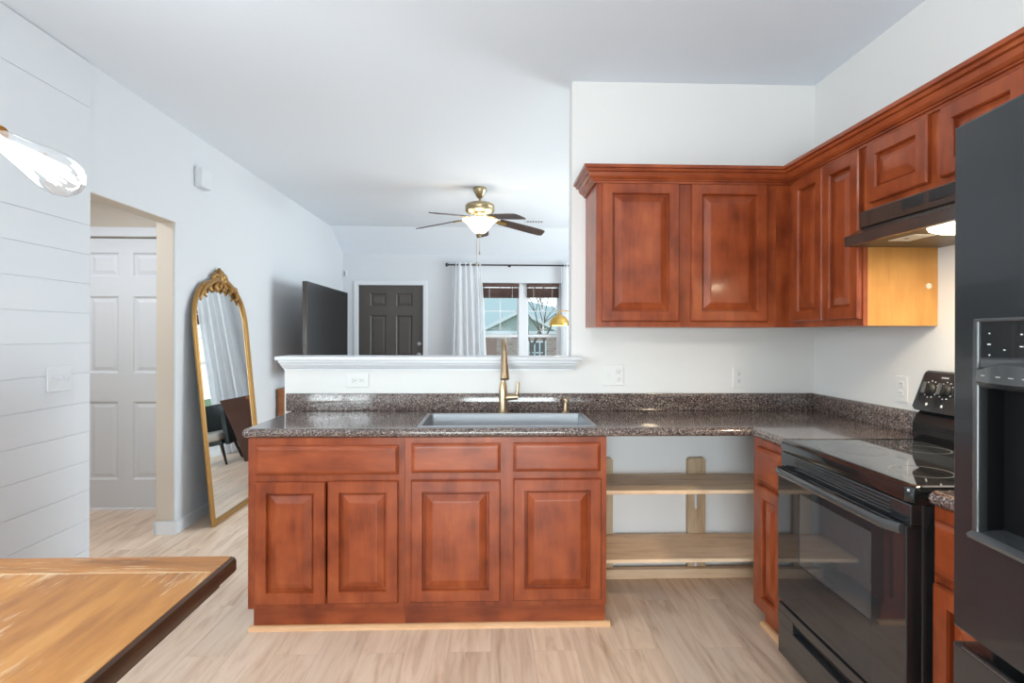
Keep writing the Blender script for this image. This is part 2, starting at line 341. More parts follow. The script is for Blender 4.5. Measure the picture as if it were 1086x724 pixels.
# kitchen back wall (full height right, half wall left)
XE, XH = .444, -1.133; XFR_, CTB_ = .526, .870
struct(MB().box(XE, XR, YW, YW + .115, 0, ZC).build('wall_back', 'wall_warm'))
struct(MB().box(XFR_, XR - .001, YW - .0012, YW, 0, CTB_).build('wall_back_lower', 'wall_low'))  # thin paler sheet, brightness painted in where the counter blocks light
struct(MB().box(XH, XE, YW, YW + .115, 0, 1.19).build('wall_back_half', 'wall_warm'))
struct(MB().box(XR, XR + .12, YR, YW + .115, 0, ZC).build('wall_right', 'wall_warm'))
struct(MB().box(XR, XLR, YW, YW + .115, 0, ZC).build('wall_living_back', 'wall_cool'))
# living room right wall with an unseen window added for light
WY0, WY1, WZ0, WZ1 = 4.8, 7.0, .65, 2.25
w = MB(); w.box(XLR, XLR + .12, YW, WY0, 0, ZC); w.box(XLR, XLR + .12, WY1, FW + .15, 0, ZC); w.box(XLR, XLR + .12, WY0, WY1, 0, WZ0); w.box(XLR, XLR + .12, WY0, WY1, WZ1, ZC)
struct(w.build('wall_living_right', 'wall_cool'))
# far wall with front door and window openings
DX0, DX1, DZ = -1.89, -.975, 2.034
GX0, GX1, GZ0, GZ1 = -.16, .995, .58, 2.075
w = MB()
w.box(XL, DX0, FW, FW + .15, 0, ZFW); w.box(DX0, DX1, FW, FW + .15, DZ, ZFW); w.box(DX1, GX0, FW, FW + .15, 0, ZFW)
w.box(GX0, GX1, FW, FW + .15, 0, GZ0); w.box(GX0, GX1, FW, FW + .15, GZ1, ZFW); w.box(GX1, XLR, FW, FW + .15, 0, ZFW)
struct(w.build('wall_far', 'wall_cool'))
# rear wall with patio doors added behind the camera as a light source
w = MB(); w.box(XL - .11, -1.3, YR - .15, YR, 0, ZC); w.box(1.1, XR + .12, YR - .15, YR, 0, ZC); w.box(-1.3, 1.1, YR - .15, YR, 2.2, ZC)
struct(w.build('wall_rear', 'wall_warm'))
f = MB(); f.box(-1.3, 1.1, YR - .1, YR - .04, 0, .08); f.box(-1.3, 1.1, YR - .1, YR - .04, 2.12, 2.2)
for x in (-1.3, -.15, 1.02): f.box(x, x + .08, YR - .1, YR - .04, .08, 2.12)
d3 = struct(f.build('added_door_3', 'trim')); MB().box(-1.22, 1.02, YR - .075, YR - .07, .08, 2.12).build('glass_pane', 'pane', d3)  # patio doors out of view, added to carry the rear fill light
f = MB(); f.box(XLR + .02, XLR + .06, WY0, WY1, WZ0, WZ0 + .06); f.box(XLR + .02, XLR + .06, WY0, WY1, WZ1 - .06, WZ1)
for y in (WY0, 5.87, WY1 - .06): f.box(XLR + .02, XLR + .06, y, y + .06, WZ0 + .06, WZ1 - .06)
w2 = struct(f.build('added_window_2', 'trim')); MB().box(XLR + .03, XLR + .034, WY0 + .06, WY1 - .06, WZ0 + .06, WZ1 - .06).build('glass_pane', 'pane', w2)  # side window out of view, added to carry the living room fill

# half wall ledge with moulding
l = MB(); l.box(-1.163, .497, 3.145, 3.40, 1.19, 1.211, .006)
struct(l.build('trim_ledge', 'trim', smooth=True))
l = MB()
R = []
for z, y, e in ((1.19, 3.168, .0), (1.178, 3.168, .0), (1.174, 3.176, .004), (1.162, 3.180, .006), (1.158, 3.188, .009), (1.146, 3.196, .012), (1.142, 3.206, .015), (1.134, 3.206, .016)):
    x0, x1 = -1.150 + e * 1.2, .468 - e
    R.append([(x0, y, z), (x1, y, z), (x1, YW, z), (XH + .001, YW, z), (XH + .001, YW + .115, z), (x0, YW + .115, z)])
l.loop_faces(R); struct(l.build('trim_moulding', 'trim'))
# baseboards
def baseboard(name, x0, x1, y0, y1):
    b = MB(); b.box(x0, x1, y0, y1, 0, .075); b.box(x0 + (.004 if x1 - x0 < .02 else 0), x1 - (.004 if x1 - x0 < .02 else 0), y0 + (.004 if y1 - y0 < .02 else 0), y1 - (.004 if y1 - y0 < .02 else 0), .075, .088)
    return struct(b.build(name, 'trim'))
baseboard('baseboard_left', XL, XL + .013, OY1, FW - .001); baseboard('baseboard_jamb', XL - .124, XL + .013, OY1 - .017, OY1 - .004)
baseboard('baseboard_far', DX1 + .07, XLR, FW - .013, FW)
baseboard('baseboard_hall_right', XL - .133, XL - .12, OY1 - .017, 4.46)

# doors
def six_panel(b, x0, x1, z0, z1, yf, rows, cols, t=.04):
    xs = [x0] + [v for c_ in cols for v in c_] + [x1]
    b.box(x0, x1, yf + .012, yf + t, z0, z1)
    for a, e in zip(xs[0::2], xs[1::2]): b.box(a, e, yf, yf + .0125, z0, z1)
    zz = [z0] + [v for r_ in rows for v in r_] + [z1]
    for c0, c1 in cols:
        for a, e in zip(zz[0::2], zz[1::2]): b.box(c0 - .0001, c1 + .0001, yf, yf + .0125, a, e)
        for r0, r1 in rows:
            b.rings((c0, yf + .0123, r0), X, Z, -Y, c1 - c0, r1 - r0, [(0, -.002), (0, .0105), (.008, .004), (.016, .001), (.020, .001), (.045, .008)])
def casing(b, x0, x1, z, yf, w_=.06, d=.015, ztop=None):
    b.box(x0 - w_, x0, yf - d, yf, 0, z + w_, .004, 1); b.box(x1, x1 + w_, yf - d, yf, 0, z + w_, .004, 1); b.box(x0, x1, yf - d, yf, z, z + w_, .004, 1)
b = MB(); six_panel(b, DX0 + .003, DX1 - .003, .012, DZ - .004, FW + .03, [(.22, .82), (1.02, 1.605), (1.735, 1.918)], [(-1.726, -1.505), (-1.360, -1.134)])
d1 = struct(b.build('door_1', 'door_dark')); tag(d1, 'dark brown six panel front door on the far wall', 'door')
k = MB(); k.lathe([(.03, 0), (.03, .006), (.012, .01), (.012, .03), (.026, .04), (.03, .052), (.026, .066), (.006, .072)], (-1.035, FW + .03, 1.05), (0, -1, 0))
k.build('doorknob', 'steel', d1, smooth=True); k = MB(); k.lathe([(.028, 0), (.028, .008), (.022, .012), (.001, .013)], (-1.035, FW + .03, 1.20), (0, -1, 0)); k.build('deadbolt', 'steel', d1, smooth=True)
b = MB(); casing(b, DX0, DX1, DZ, FW); struct(b.build('trim_door_casing', 'trim'))
b = MB(); six_panel(b, -3.147, -2.393, .014, 2.052, 4.495, [(.228, .818), (1.035, 1.614), (1.763, 1.944)], [(-3.043, -2.826), (-2.715, -2.498)], .035)
d2 = struct(b.build('door_2', 'trim')); tag(d2, 'white six panel hall door seen through the opening', 'door')
b = MB(); b.box(-3.15, -2.39, 4.46, 4.478, 2.062, 2.134, .004, 1); b.box(-3.21, -3.15, 4.46, 4.478, 0, 2.134, .004, 1); b.box(-2.39, -2.33, 4.46, 4.478, 0, 2.134, .004, 1)
struct(b.build('trim_hall_casing', 'trim'))

# far window
yw = FW + .06
b = MB()
b.box(GX0, GX1, yw, yw + .05, GZ0, GZ0 + .05); b.box(GX0, GX1, yw, yw + .05, GZ1 - .03, GZ1)
b.box(GX0, GX0 + .035, yw, yw + .05, GZ0 + .05, GZ1 - .03); b.box(GX1 - .035, GX1, yw, yw + .05, GZ0 + .05, GZ1 - .03); b.box(.389, .503, yw - .02, yw + .05, GZ0 + .05, GZ1 - .03)
w1 = struct(b.build('window_1', 'trim')); tag(w1, 'double window with white grid on the far wall', 'window')
for a, e, gx in ((GX0 + .035, .389, .122), (.503, GX1 - .035, .742)):
    q = MB(); q.box(a, e, yw - .012, yw + .03, 1.300, 1.340); q.box(a, e, yw + .005, yw + .03, GZ0 + .05, GZ0 + .085)
    q.box(a, a + .022, yw + .005, yw + .03, GZ0 + .085, GZ1 - .03); q.box(e - .022, e, yw + .005, yw + .03, GZ0 + .085, GZ1 - .03); q.build('sash', 'trim', w1)
    q = MB(); q.box(gx - .007, gx + .007, yw + .012, yw + .022, 1.34, GZ1 - .03); q.box(a + .022, e - .022, yw + .011, yw + .023, 1.668, 1.682); q.build('muntin', 'trim', w1)
    MB().box(a + .02, e - .02, yw + .032, yw + .036, GZ0 + .06, GZ1 - .03).build('glass_pane', 'pane', w1)
b = MB(); b.box(GX0 - .06, GX1 + .06, FW - .03, FW + .06, GZ0 - .02, GZ0, .004, 1); b.box(GX0 - .05, GX1 + .05, FW - .014, FW, GZ0 - .08, GZ0 - .02)
b.build('window_sill', 'trim', w1)

# shoe moulding in front of the cabinets
b = MB()
pf = [(-1.085, 2.652, 0), (-1.085, 2.632, 0), (-1.085, 2.634, .010), (-1.085, 2.642, .018), (-1.085, 2.652, .020)]
b.prism(pf, (1.63, 0, 0)); struct(b.build('trim_shoe_peninsula', 'shoe'))
b = MB(); b.prism([(1.26, 2.345, 0), (1.238, 2.345, 0), (1.240, 2.345, .010), (1.248, 2.345, .018), (1.26, 2.345, .020)], (0, .29, 0)); struct(b.build('trim_shoe_corner', 'shoe'))

# ------------------------------------------------------------------ cabinets
DOOR = [(0, 0), (0, .014), (.005, .020), (.050, .020), (.054, .013), (.055, .001), (.0605, .001), (.064, .005), (.094, .0155), (.100, .016)]
DRAW = [(0, 0), (0, .012), (.003, .015), (.012, .020), (.016, .0205)]
def cab_front(p, O, u, n, spec, face, wood_v='cherry', wood_h='cherry_h'):
    """spec: list of ('door'|'drawer', a0, a1, z0, z1) along the face"""
    for kind, a0, a1, z0, z1 in spec:
        O2 = Vector(O) + Vector(u) * a0 + Z * z0 + Vector(n) * .001
        m = MB(); m.rings(O2, u, Z, n, a1 - a0, z1 - z0, DOOR if kind == 'door' else DRAW)
        m.build(kind if kind == 'door' else face, wood_v if kind == 'door' else wood_h, p)
def carcass(p, b0, b1, open_top=False, mat='cherry'):
    (x0, y0, z0), (x1, y1, z1) = b0, b1; t = .018; m = MB()
    m.box(x0, x0 + t, y0, y1, z0, z1); m.box(x1 - t, x1, y0, y1, z0, z1); m.box(x0 + t, x1 - t, y0, y1, z0, z0 + t)
    m.box(x0 + t, x1 - t, y1 - t, y1, z0 + t, z1)
    if not open_top: m.box(x0 + t, x1 - t, y0, y1 - t, z1 - t, z1)
    return m.build('carcass', mat, p)
def frame_y(p, x0, x1, z0, z1, y, holes):
    """face frame facing -Y made of stiles and rails around rectangular openings"""
    m = MB(); xs = sorted({x0, x1} | {h[0] for h in holes} | {h[1] for h in holes}); zs_ = sorted({z0, z1} | {h[2] for h in holes} | {h[3] for h in holes})
    for a, e in zip(xs, xs[1:]):
        for c0, c1 in zip(zs_, zs_[1:]):
            mx, mz = (a + e) / 2, (c0 + c1) / 2
            if not any(h[0] < mx < h[1] and h[2] < mz < h[3] for h in holes): m.box(a, e, y, y + .019, c0, c1)
    return m.build('face_frame', 'cherry', p)
YFc = 2.627
# left base cabinet of the peninsula
c1 = thing('base_cabinet', 'cherry base cabinet at the left end of the peninsula, one wide drawer over two doors', 'cabinet', (-.73, 2.9, 0))
carcass(c1, (-1.083, YFc + .019, .105), (-.389, 3.2, .868)); frame_y(c1, -1.083, -.389, .105, .868, YFc, [(-1.02, -.43, .72, .82), (-1.02, -.43, .16, .66)])
MB().box(-1.068, -.389, YFc + .027, YFc + .045, .0, .105).build('toe_kick', 'cherry_h', c1)
cab_front(c1, (0, YFc, 0), X, -Y, [('drawer', -1.045, -.417, .706, .834), ('door', -1.049, -.737, .128, .674), ('door', -.729, -.416, .131, .676)], 'drawer')
# sink base
c2 = thing('base_cabinet', 'cherry sink base cabinet under the steel sink, two false drawer fronts over two doors', 'cabinet', (.07, 2.9, 0))
carcass(c2, (-.388, YFc + .019, .105), (.524, 3.2, .868), True); frame_y(c2, -.388, .524, .105, .868, YFc, [(-.34, .02, .72, .82), (.12, .48, .72, .82), (-.34, .02, .16, .66), (.12, .48, .16, .66)])
MB().box(-.388, .524, YFc + .027, YFc + .045, 0, .105).build('toe_kick', 'cherry_h', c2)
cab_front(c2, (0, YFc, 0), X, -Y, [('drawer', -.358, .041, .711, .841), ('drawer', .100, .494, .715, .843), ('door', -.360, .041, .132, .677), ('door', .100, .499, .134, .681)], 'false_drawer_front')
# corner base cabinet beyond the range (front faces -X)
XFc = 1.206
def base_right(label, y0, y1, dr, do):
    p = thing('base_cabinet', label, 'cabinet', (1.5, (y0 + y1) / 2, 0)); t = .018; m = MB()
    m.box(XFc + .019, XR, y0, y0 + t, .105, .868); m.box(XFc + .019, XR, y1 - t, y1, .105, .868); m.box(XFc + .019, XR, y0 + t, y1 - t, .105, .105 + t); m.box(XR - t, XR, y0 + t, y1 - t, .105 + t, .868)
    m.build('carcass', 'cherry', p)
    m = MB(); m.box(XFc, XFc + .019, y0, y0 + .03, .105, .868); m.box(XFc, XFc + .019, y1 - .03, y1, .105, .868)
    for a, e in ((.105, .15), (.63, .69), (.82, .868)): m.box(XFc, XFc + .019, y0 + .03, y1 - .03, a, e)
    m.build('face_frame', 'cherry', p)
    MB().box(XFc + .055, XFc + .073, y0, y1, 0, .105).build('toe_kick', 'cherry_h', p)
    cab_front(p, (XFc, 0, 0), -Y, -X, [('drawer', -dr[1], -dr[0], .690, .835), ('door', -do[1], -do[0], .128, .668)], 'drawer')
    return p
base_right('narrow cherry base cabinet in the corner between the pine shelves and the black range', 2.315, 2.627, (2.335, 2.565), (2.335, 2.565))
base_right('narrow cherry base cabinet squeezed between the black range and the refrigerator', 1.315, 1.538, (1.335, 1.521), (1.335, 1.521))

# upper cabinets
UF, XUF, UZ0, UZ1 = 2.897, 1.5115, 1.372, 2.118
u1 = thing('wall_cabinet', 'cherry wall cabinet on the back wall with two tall raised panel doors', 'cabinet', (1.0, 3.05, UZ0))
carcass(u1, (.522, UF + .019, UZ0), (1.44, YW, UZ1)); frame_y(u1, .522, 1.44, UZ0, UZ1, UF, [(.575, .93, 1.42, 2.08), (1.01, 1.37, 1.42, 2.08)])
cab_front(u1, (0, UF, 0), X, -Y, [('door', .550, .940, 1.400, 2.092), ('door', 1.003, 1.389, 1.401, 2.092)], 'drawer')
def upper_right(label, y0, y1, z0, doors, filler=None):
    p = thing('wall_cabinet', label, 'cabinet', (1.66, (y0 + y1) / 2, z0)); t = .018; m = MB()
    m.box(XUF + .019, XR, y1 - t, y1, z0, UZ1); m.box(XUF + .019, XR, y0 + t, y1 - t, z0, z0 + t); m.box(XUF + .019, XR, y0 + t, y1 - t, UZ1 - t, UZ1); m.box(XR - t, XR, y0 + t, y1 - t, z0 + t, UZ1 - t)
    m.build('carcass', 'cherry', p)
    m = MB(); m.box(XUF + .019, XR, y0, y0 + t, z0, UZ1); m.build('end_panel', 'gold_ply', p)
    m = MB(); ys = [y0] + [v for a, b_, *_ in doors for v in (a + .02, b_ - .02)] + [y1]
    for a, e in zip(ys[0::2], ys[1::2]): m.box(XUF, XUF + .019, a, e, z0, UZ1)
    for a, e in zip(ys[1::2], ys[2::2]): m.box(XUF, XUF + .019, a, e, z0, z0 + .05); m.box(XUF, XUF + .019, a, e, UZ1 - .05, UZ1)
    m.build('face_frame', 'cherry', p)
    cab_front(p, (XUF, 0, 0), -Y, -X, [('door', -b_, -a, c0, c1_) for a, b_, c0, c1_ in doors], 'drawer')
    return p
ur = upper_right('cherry wall cabinet with two tall doors in the corner beside the range hood', 2.312, 2.878, UZ0, [(2.318, 2.574, 1.400, 2.092), (2.580, 2.836, 1.400, 2.092)])
m = MB(); m.box(1.44, 1.5115, UF, UF + .019, UZ0, UZ1); m.box(XUF, XUF + .019, 2.878, UF + .019, UZ0, UZ1); m.build('corner_filler', 'cherry', ur)
m = MB(); m.lathe([(.012, 0), (.012, .004), (.006, .006)], (1.785, 2.3135, 1.535), (0, -1, 0), 12); m.build('screw_cover', 'sticker', ur, smooth=True)
upper_right('short cherry wall cabinet above the range hood with two small doors', 1.548, 2.308, 1.832, [(1.570, 1.888, 1.858, 2.092), (1.945, 2.265, 1.858, 2.092)])
# crown moulding running along both walls of cabinets
PR = [(0, 2.093), (-.010, 2.093), (-.010, 2.103), (-.019, 2.105), (-.019, 2.110), (-.026, 2.112), (-.035, 2.122), (-.040, 2.137), (-.040, 2.141), (-.052, 2.143), (-.055, 2.150), (-.055, 2.155), (-.067, 2.157), (-.067, 2.172), (0, 2.172)]
m = MB(); R = []
def cr_ring(fn): return [fn(d, z) for d, z in PR]
YE = .55
R.append(cr_ring(lambda d, z: (.520 + d, YW, z)))
R.append(cr_ring(lambda d, z: (.520 + d, UF - .001 + d, z)))
R.append(cr_ring(lambda d, z: (XUF - .001 + d, UF - .001 + d, z)))
R.append(cr_ring(lambda d, z: (XUF - .001 + d, 1.5, z)))
m.loop_faces(R)
tag(m.build('crown_moulding', 'cherry_h', origin=(1.2, 2.8, 2.1)), 'stepped cherry crown moulding along the tops of the wall cabinets', 'moulding')

# ------------------------------------------------------------------ countertops
def rounded_edge(m, p0, p1, r=.02):
    m.tube([p0, p1], r, 16)
CT0, CT1 = .871, .911; CYF = 2.599; CXF = 1.186
SX0, SX1, SY0, SY1 = -.325, .470, 2.662, 3.072     # sink cut-out
m = MB(); r = .02
m.box(-1.105 + r, 1.186 + r, CYF + r, SY0, CT0, CT1); m.box(-1.105 + r, SX0, SY0, SY1, CT0, CT1); m.box(SX1, XR, SY0, SY1, CT0, CT1); m.box(-1.105 + r, XR, SY1, YW, CT0, CT1)
m.box(CXF + r, XR, 2.315, SY0, CT0, CT1)
zc = (CT0 + CT1) / 2
m.tube([(-1.105 + r, CYF + r, zc), (CXF + r, CYF + r, zc)], r, 16); m.tube([(-1.105 + r, CYF + r, zc), (-1.105 + r, YW, zc)], r, 16); m.tube([(CXF + r, CYF + r, zc), (CXF + r, 2.315, zc)], r, 16)
m.lathe([(r * math.sin(math.radians(q)), -r * math.cos(math.radians(q))) for q in range(2, 180, 22)], (-1.105 + r, CYF + r, zc), seg=16)
ct = thing('countertop', 'speckled brown laminate countertop turning the corner around the sink', 'countertop', (.3, 2.9, CT0))
m.build('worktop', 'counter', ct, smooth=True)
m = MB(); m.box(XH + .012, XR - .0195, YW - .0195, YW - .0005, CT1, 1.008, .004); m.box(XR - .0195, XR - .0005, 2.315, YW - .0005, CT1, 1.008, .004); m.build('backsplash', 'counter', ct, smooth=True)
ct2 = thing('countertop', 'short piece of speckled countertop between the range and the refrigerator', 'countertop', (1.5, 1.43, CT0))
m = MB(); m.box(CXF + r, XR, 1.31, 1.534, CT0, CT1); m.tube([(CXF + r, 1.31, zc), (CXF + r, 1.534, zc)], r, 16); m.build('worktop', 'counter', ct2, smooth=True)
m = MB(); m.box(XR - .0195, XR - .0005, 1.31, 1.534, CT1, 1.008, .004); m.build('backsplash', 'counter', ct2, smooth=True)

# sink
sk = thing('kitchen_sink', 'wide stainless steel single bowl sink set in the peninsula countertop', 'sink', (.07, 2.87, .70))
m = MB(); x0, x1, y0, y1 = -.340, .486, 2.646, 3.088; zt = CT1 + .004
def rr(x0, x1, y0, y1, z, rad, n=4):
    P = []
    for cx, cy, a0 in ((x1 - rad, y1 - rad, 0), (x0 + rad, y1 - rad, 90), (x0 + rad, y0 + rad, 180), (x1 - rad, y0 + rad, 270)):
        for k_ in range(n + 1):
            a = math.radians(a0 + 90 * k_ / n); P.append((cx + rad * math.cos(a), cy + rad * math.sin(a), z))
    return P
rim = [rr(x0, x1, y0, y1, CT1 + .0005, .02), rr(x0 + .002, x1 - .002, y0 + .002, y1 - .002, zt, .02), rr(x0 + .018, x1 - .018, y0 + .018, y1 - .018, zt, .016), rr(x0 + .022, x1 - .022, y0 + .022, y1 - .022, CT1 - .004, .014)]
m.loop_faces(rim, True, False, False); m.build('rim', 'steel', sk, smooth=True)
m = MB(); x0 += .0225; x1 -= .0225; y0 += .0225; y1 -= .0225
m.loop_faces([rr(x0, x1, y0, y1, CT1 - .002, .014), rr(x0 + .004, x1 - .004, y0 + .004, y1 - .004, .735, .014), rr(x0 + .02, x1 - .02, y0 + .02, y1 - .02, .715, .014)], True, False, True)
m.build('basin', 'steel', sk, smooth=True)
m = MB(); m.lathe([(.045, .7155), (.045, .718), (.036, .717), (.001, .7165)], (.07, 2.9, 0)); m.build('drain', 'grey_plastic', sk, smooth=True)

# faucet
fx, fy = .0625, 3.13
fa = thing('faucet', 'brushed champagne gooseneck faucet behind the sink', 'faucet', (fx, fy, CT1))
m = MB(); m.lathe([(.0265, 0), (.0265, .008), (.023, .012), (.0225, .12), (.020, .145), (.0145, .165)], (fx, fy, CT1)); m.build('body', 'gold', fa, smooth=True)
m = MB(); pts = [(fx, fy, CT1 + .16), (fx, fy, 1.19)]
for k_ in range(1, 13):
    a = PI * k_ / 14; pts.append((fx + .003 * k_ / 12, fy - .10 + .10 * math.cos(a), 1.19 + .112 * math.sin(a)))
m.tube(pts, .0125, 14); m.build('spout', 'gold', fa, smooth=True)
m = MB(); e = Vector(pts[-1]); dn = (Vector((fx + .003, 2.905, 1.128)) - e).normalized()
m.lathe([(.0130, -.01), (.0135, .0), (.0150, .045), (.0160, .060), (.0185, .062), (.0195, .085), (.0235, .130), (.0235, .136), (.018, .138)], e, dn); m.build('spray_head', 'gold', fa, smooth=True)
m = MB(); m.tube([(fx + .018, fy, CT1 + .082), (fx + .078, fy - .005, CT1 + .087)], [.0165, .0165], 14); m.build('handle_base', 'gold', fa, smooth=True)
m = MB(); m.tube([(fx + .070, fy - .004, CT1 + .090), (fx + .078, fy - .004, CT1 + .115), (fx + .079, fy - .006, CT1 + .165)], [.0085, .0075, .0065], 10); m.build('lever', 'gold', fa, smooth=True)
so = thing('soap_dispenser', 'small brushed champagne soap dispenser right of the faucet', 'soap dispenser', (.4, 3.128, CT1))
m = MB(); m.lathe([(.019, 0), (.019, .006), (.013, .01), (.0125, .055)], (.4, 3.128, CT1)); m.build('base', 'gold', so, smooth=True)
m = MB(); m.lathe([(.0155, .055), (.0165, .060), (.0165, .074), (.012, .079), (.001, .080)], (.4, 3.128, CT1)); m.tube([(.4, 3.122, CT1 + .067), (.4, 3.092, CT1 + .066)], .005, 10); m.build('pump_head', 'gold', so, smooth=True)

# ------------------------------------------------------------------ pine shelves in the open bay
sh = thing('pine_shelf_unit', 'rough pine two tier shelf built into the open bay under the counter', 'shelf', (.95, 3.0, 0))
MB().box(.535, 1.75, 2.838, 3.180, .545, .565, .003).build('shelf', 'pine', sh); MB().box(.535, 1.75, 2.815, 3.180, .216, .234, .003).build('shelf', 'pine', sh)
for a, e in ((.575, .671), (1.091, 1.189), (1.62, 1.71)):
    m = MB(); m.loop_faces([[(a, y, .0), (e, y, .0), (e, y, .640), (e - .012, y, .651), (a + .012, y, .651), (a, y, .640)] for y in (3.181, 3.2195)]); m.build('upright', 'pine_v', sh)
MB().box(.535, 1.75, 3.142, 3.1805, .0, .052, .003).build('bottom_rail', 'pine', sh)
for z in (.545, .216):
    m = MB(); m.box(1.120, 1.134, 3.055, 3.178, z - .016, z - .001, .002); m.box(1.120, 1.134, 3.160, 3.1795, z - .17 if z > .4 else z - .16, z - .012, .004)
    m.build('bracket', 'trim', sh)

# ------------------------------------------------------------------ range
ry0, ry1 = 1.552, 2.308
rg = thing('electric_range', 'black freestanding electric range with glass cooktop', 'range', (1.163, 2.30, 0), math.radians(-1.1)); RGS = (1.163, 2.3025, 0)
m = MB(); m.box(1.20, 1.79, ry0, ry1, .05, .8655, .004); m.build('body', 'black_app', rg)
for x in (1.24, 1.75):
    for y in (ry0 + .04, ry1 - .10):
        m = MB(); m.lathe([(.012, .0), (.018, .004), (.018, .012), (.010, .016), (.010, .052)], (x, y, .0), seg=12); m.build('foot', 'black_matt', rg, smooth=True)
# cooktop with rounded rim
m = MB(); a0, a1, b0, b1 = 1.160, 1.80, ry0 - .003, ry1 + .003
m.loop_faces([rr(a0 + .02, a1, b0, b1, .866, .02), rr(a0 + .004, a1, b0, b1, .871, .03), rr(a0, a1, b0, b1, .886, .03), rr(a0 + .003, a1 - .002, b0 + .002, b1 - .002, .907, .03), rr(a0 + .014, a1 - .006, b0 + .006, b1 - .006, .914, .03), rr(a0 + .034, a1 - .02, b0 + .018, b1 - .018, .9155, .02), rr(a0 + .038, a1 - .022, b0 + .020, b1 - .020, .910, .018)])
ct_ = m.build('cooktop', 'black', rg, smooth=True)
m = MB(); m.box(a0 + .0385, a1 - .0225, b0 + .0205, b1 - .0205, .9085, .9130); ck = m.build('glass_top', 'black_glass', ct_)
for cx, cy, rad in ((1.335, 2.085, .112), (1.335, 1.745, .085), (1.60, 2.085, .080), (1.60, 1.745, .110)):
    m = MB(); n = 48; ra = [(cx + rad * math.cos(2 * PI * i / n), cy + rad * math.sin(2 * PI * i / n), .9133) for i in range(n)]
    rb = [(cx + (rad - .004) * math.cos(2 * PI * i / n), cy + (rad - .004) * math.sin(2 * PI * i / n), .9133) for i in range(n)]
    m.loop_faces([ra, rb], True, False, False); m.build('burner_ring', 'ring', ck)
# vent trim below the cooktop
m = MB(); m.box(1.170, 1.21, ry0 + .004, ry1 - .004, .806, .865, .004); vt = m.build('vent_trim', 'black_app', rg)
for k_ in range(4):
    m = MB(); m.box(1.1635, 1.172, ry0 + .09, ry1 - .13, .818 + k_ * .0105, .8215 + k_ * .0105, .0015, 1); m.build('vent_slat', 'bezel', vt)
# oven door: frame of glass with a lighter window and a bowed handle
m = MB(); xd0, xd1 = 1.158, 1.205; dy0, dy1 = ry0 + .004, ry1 - .004; wy0, wy1, wz0, wz1 = 1.715, 2.135, .470, .735
m.box(xd0, xd1, dy0, wy0, .274, .806, .004); m.box(xd0, xd1, wy1, dy1, .274, .806, .004); m.box(xd0, xd1, wy0 - .005, wy1 + .005, .274, wz0, .002); m.box(xd0, xd1, wy0 - .005, wy1 + .005, wz1, .806, .002)
od = m.build('oven_door', 'oven_glass', rg)
MB().box(xd0 + .0022, xd0 + .012, wy0, wy1, wz0, wz1).build('door_window', 'oven_window', od)
m = MB(); n = 16; R = []
for i in range(n + 1):
    t = i / n; y = dy1 - .012 - t * (dy1 - dy0 - .024); bow = .022 + .014 * math.sin(PI * t) ** .6; hz = .796 + .004 * math.sin(PI * t)
    if i in (0, n): bow = .006
    R.append([(1.158 - bow + .010 * ca, y, hz + .015 * sa) for ca, sa in [(math.cos(2 * PI * q / 10), math.sin(2 * PI * q / 10)) for q in range(10)]])
m.loop_faces(R); m.build('door_handle', 'bezel', od, smooth=True)
# storage drawer
m = MB(); m.box(1.160, 1.205, dy0, dy1, .225, .262, .004); m.box(1.160, 1.205, dy0, dy1, .058, .185, .004); m.box(1.160, 1.205, dy0, 1.62, .183, .227); m.box(1.160, 1.205, 2.185, dy1, .183, .227)
dr = m.build('storage_drawer', 'black_app', rg)
m = MB(); m.box(1.19, 1.204, 1.62, 2.185, .183, .227); m.build('drawer_pull', 'black_matt', dr)
m = MB(); m.tube([(1.168, 1.62, .222), (1.168, 2.185, .222)], .007, 8); m.build('pull_lip', 'black', dr, smooth=True)
# backguard with knobs
m = MB(); m.loop_faces([[(1.705, y, .914), (1.800, y, .914), (1.800, y, 1.03), (1.73, y, 1.03), (1.715, y, 1.02), (1.700, y, .985), (1.697, y, .945)] for y in (ry0 + .01, ry1 - .015)]); m.build('backguard_base', 'black', rg)
pn0, pn1 = Vector((1.705, 0, 1.032)), Vector((1.752, 0, 1.190)); pt = (pn1 - pn0).normalized(); pnn = Vector((-pt.z, 0, pt.x))
m = MB(); R = []
for y, ins in ((ry1 - .004, .012), (ry1 - .016, 0), (ry0 + .016, 0), (ry0 + .004, .012)):
    R.append([Vector((1.728 - 0, y, 1.030)) + X * ins * .3, Vector((1.705, y, 1.036)) + Z * ins, Vector((1.752, y, 1.186)) - Z * ins, Vector((1.762, y, 1.192)) - Z * ins, Vector((1.802, y, 1.188)) - Z * ins, Vector((1.802, y, 1.03))])
m.loop_faces(R); bgd = m.build('backguard_panel', 'black_app', rg)
def onpanel(y, z, d): 
    t = (z - 1.036) / .150; return Vector((1.705 + .047 * t, y, z)) + pnn * d
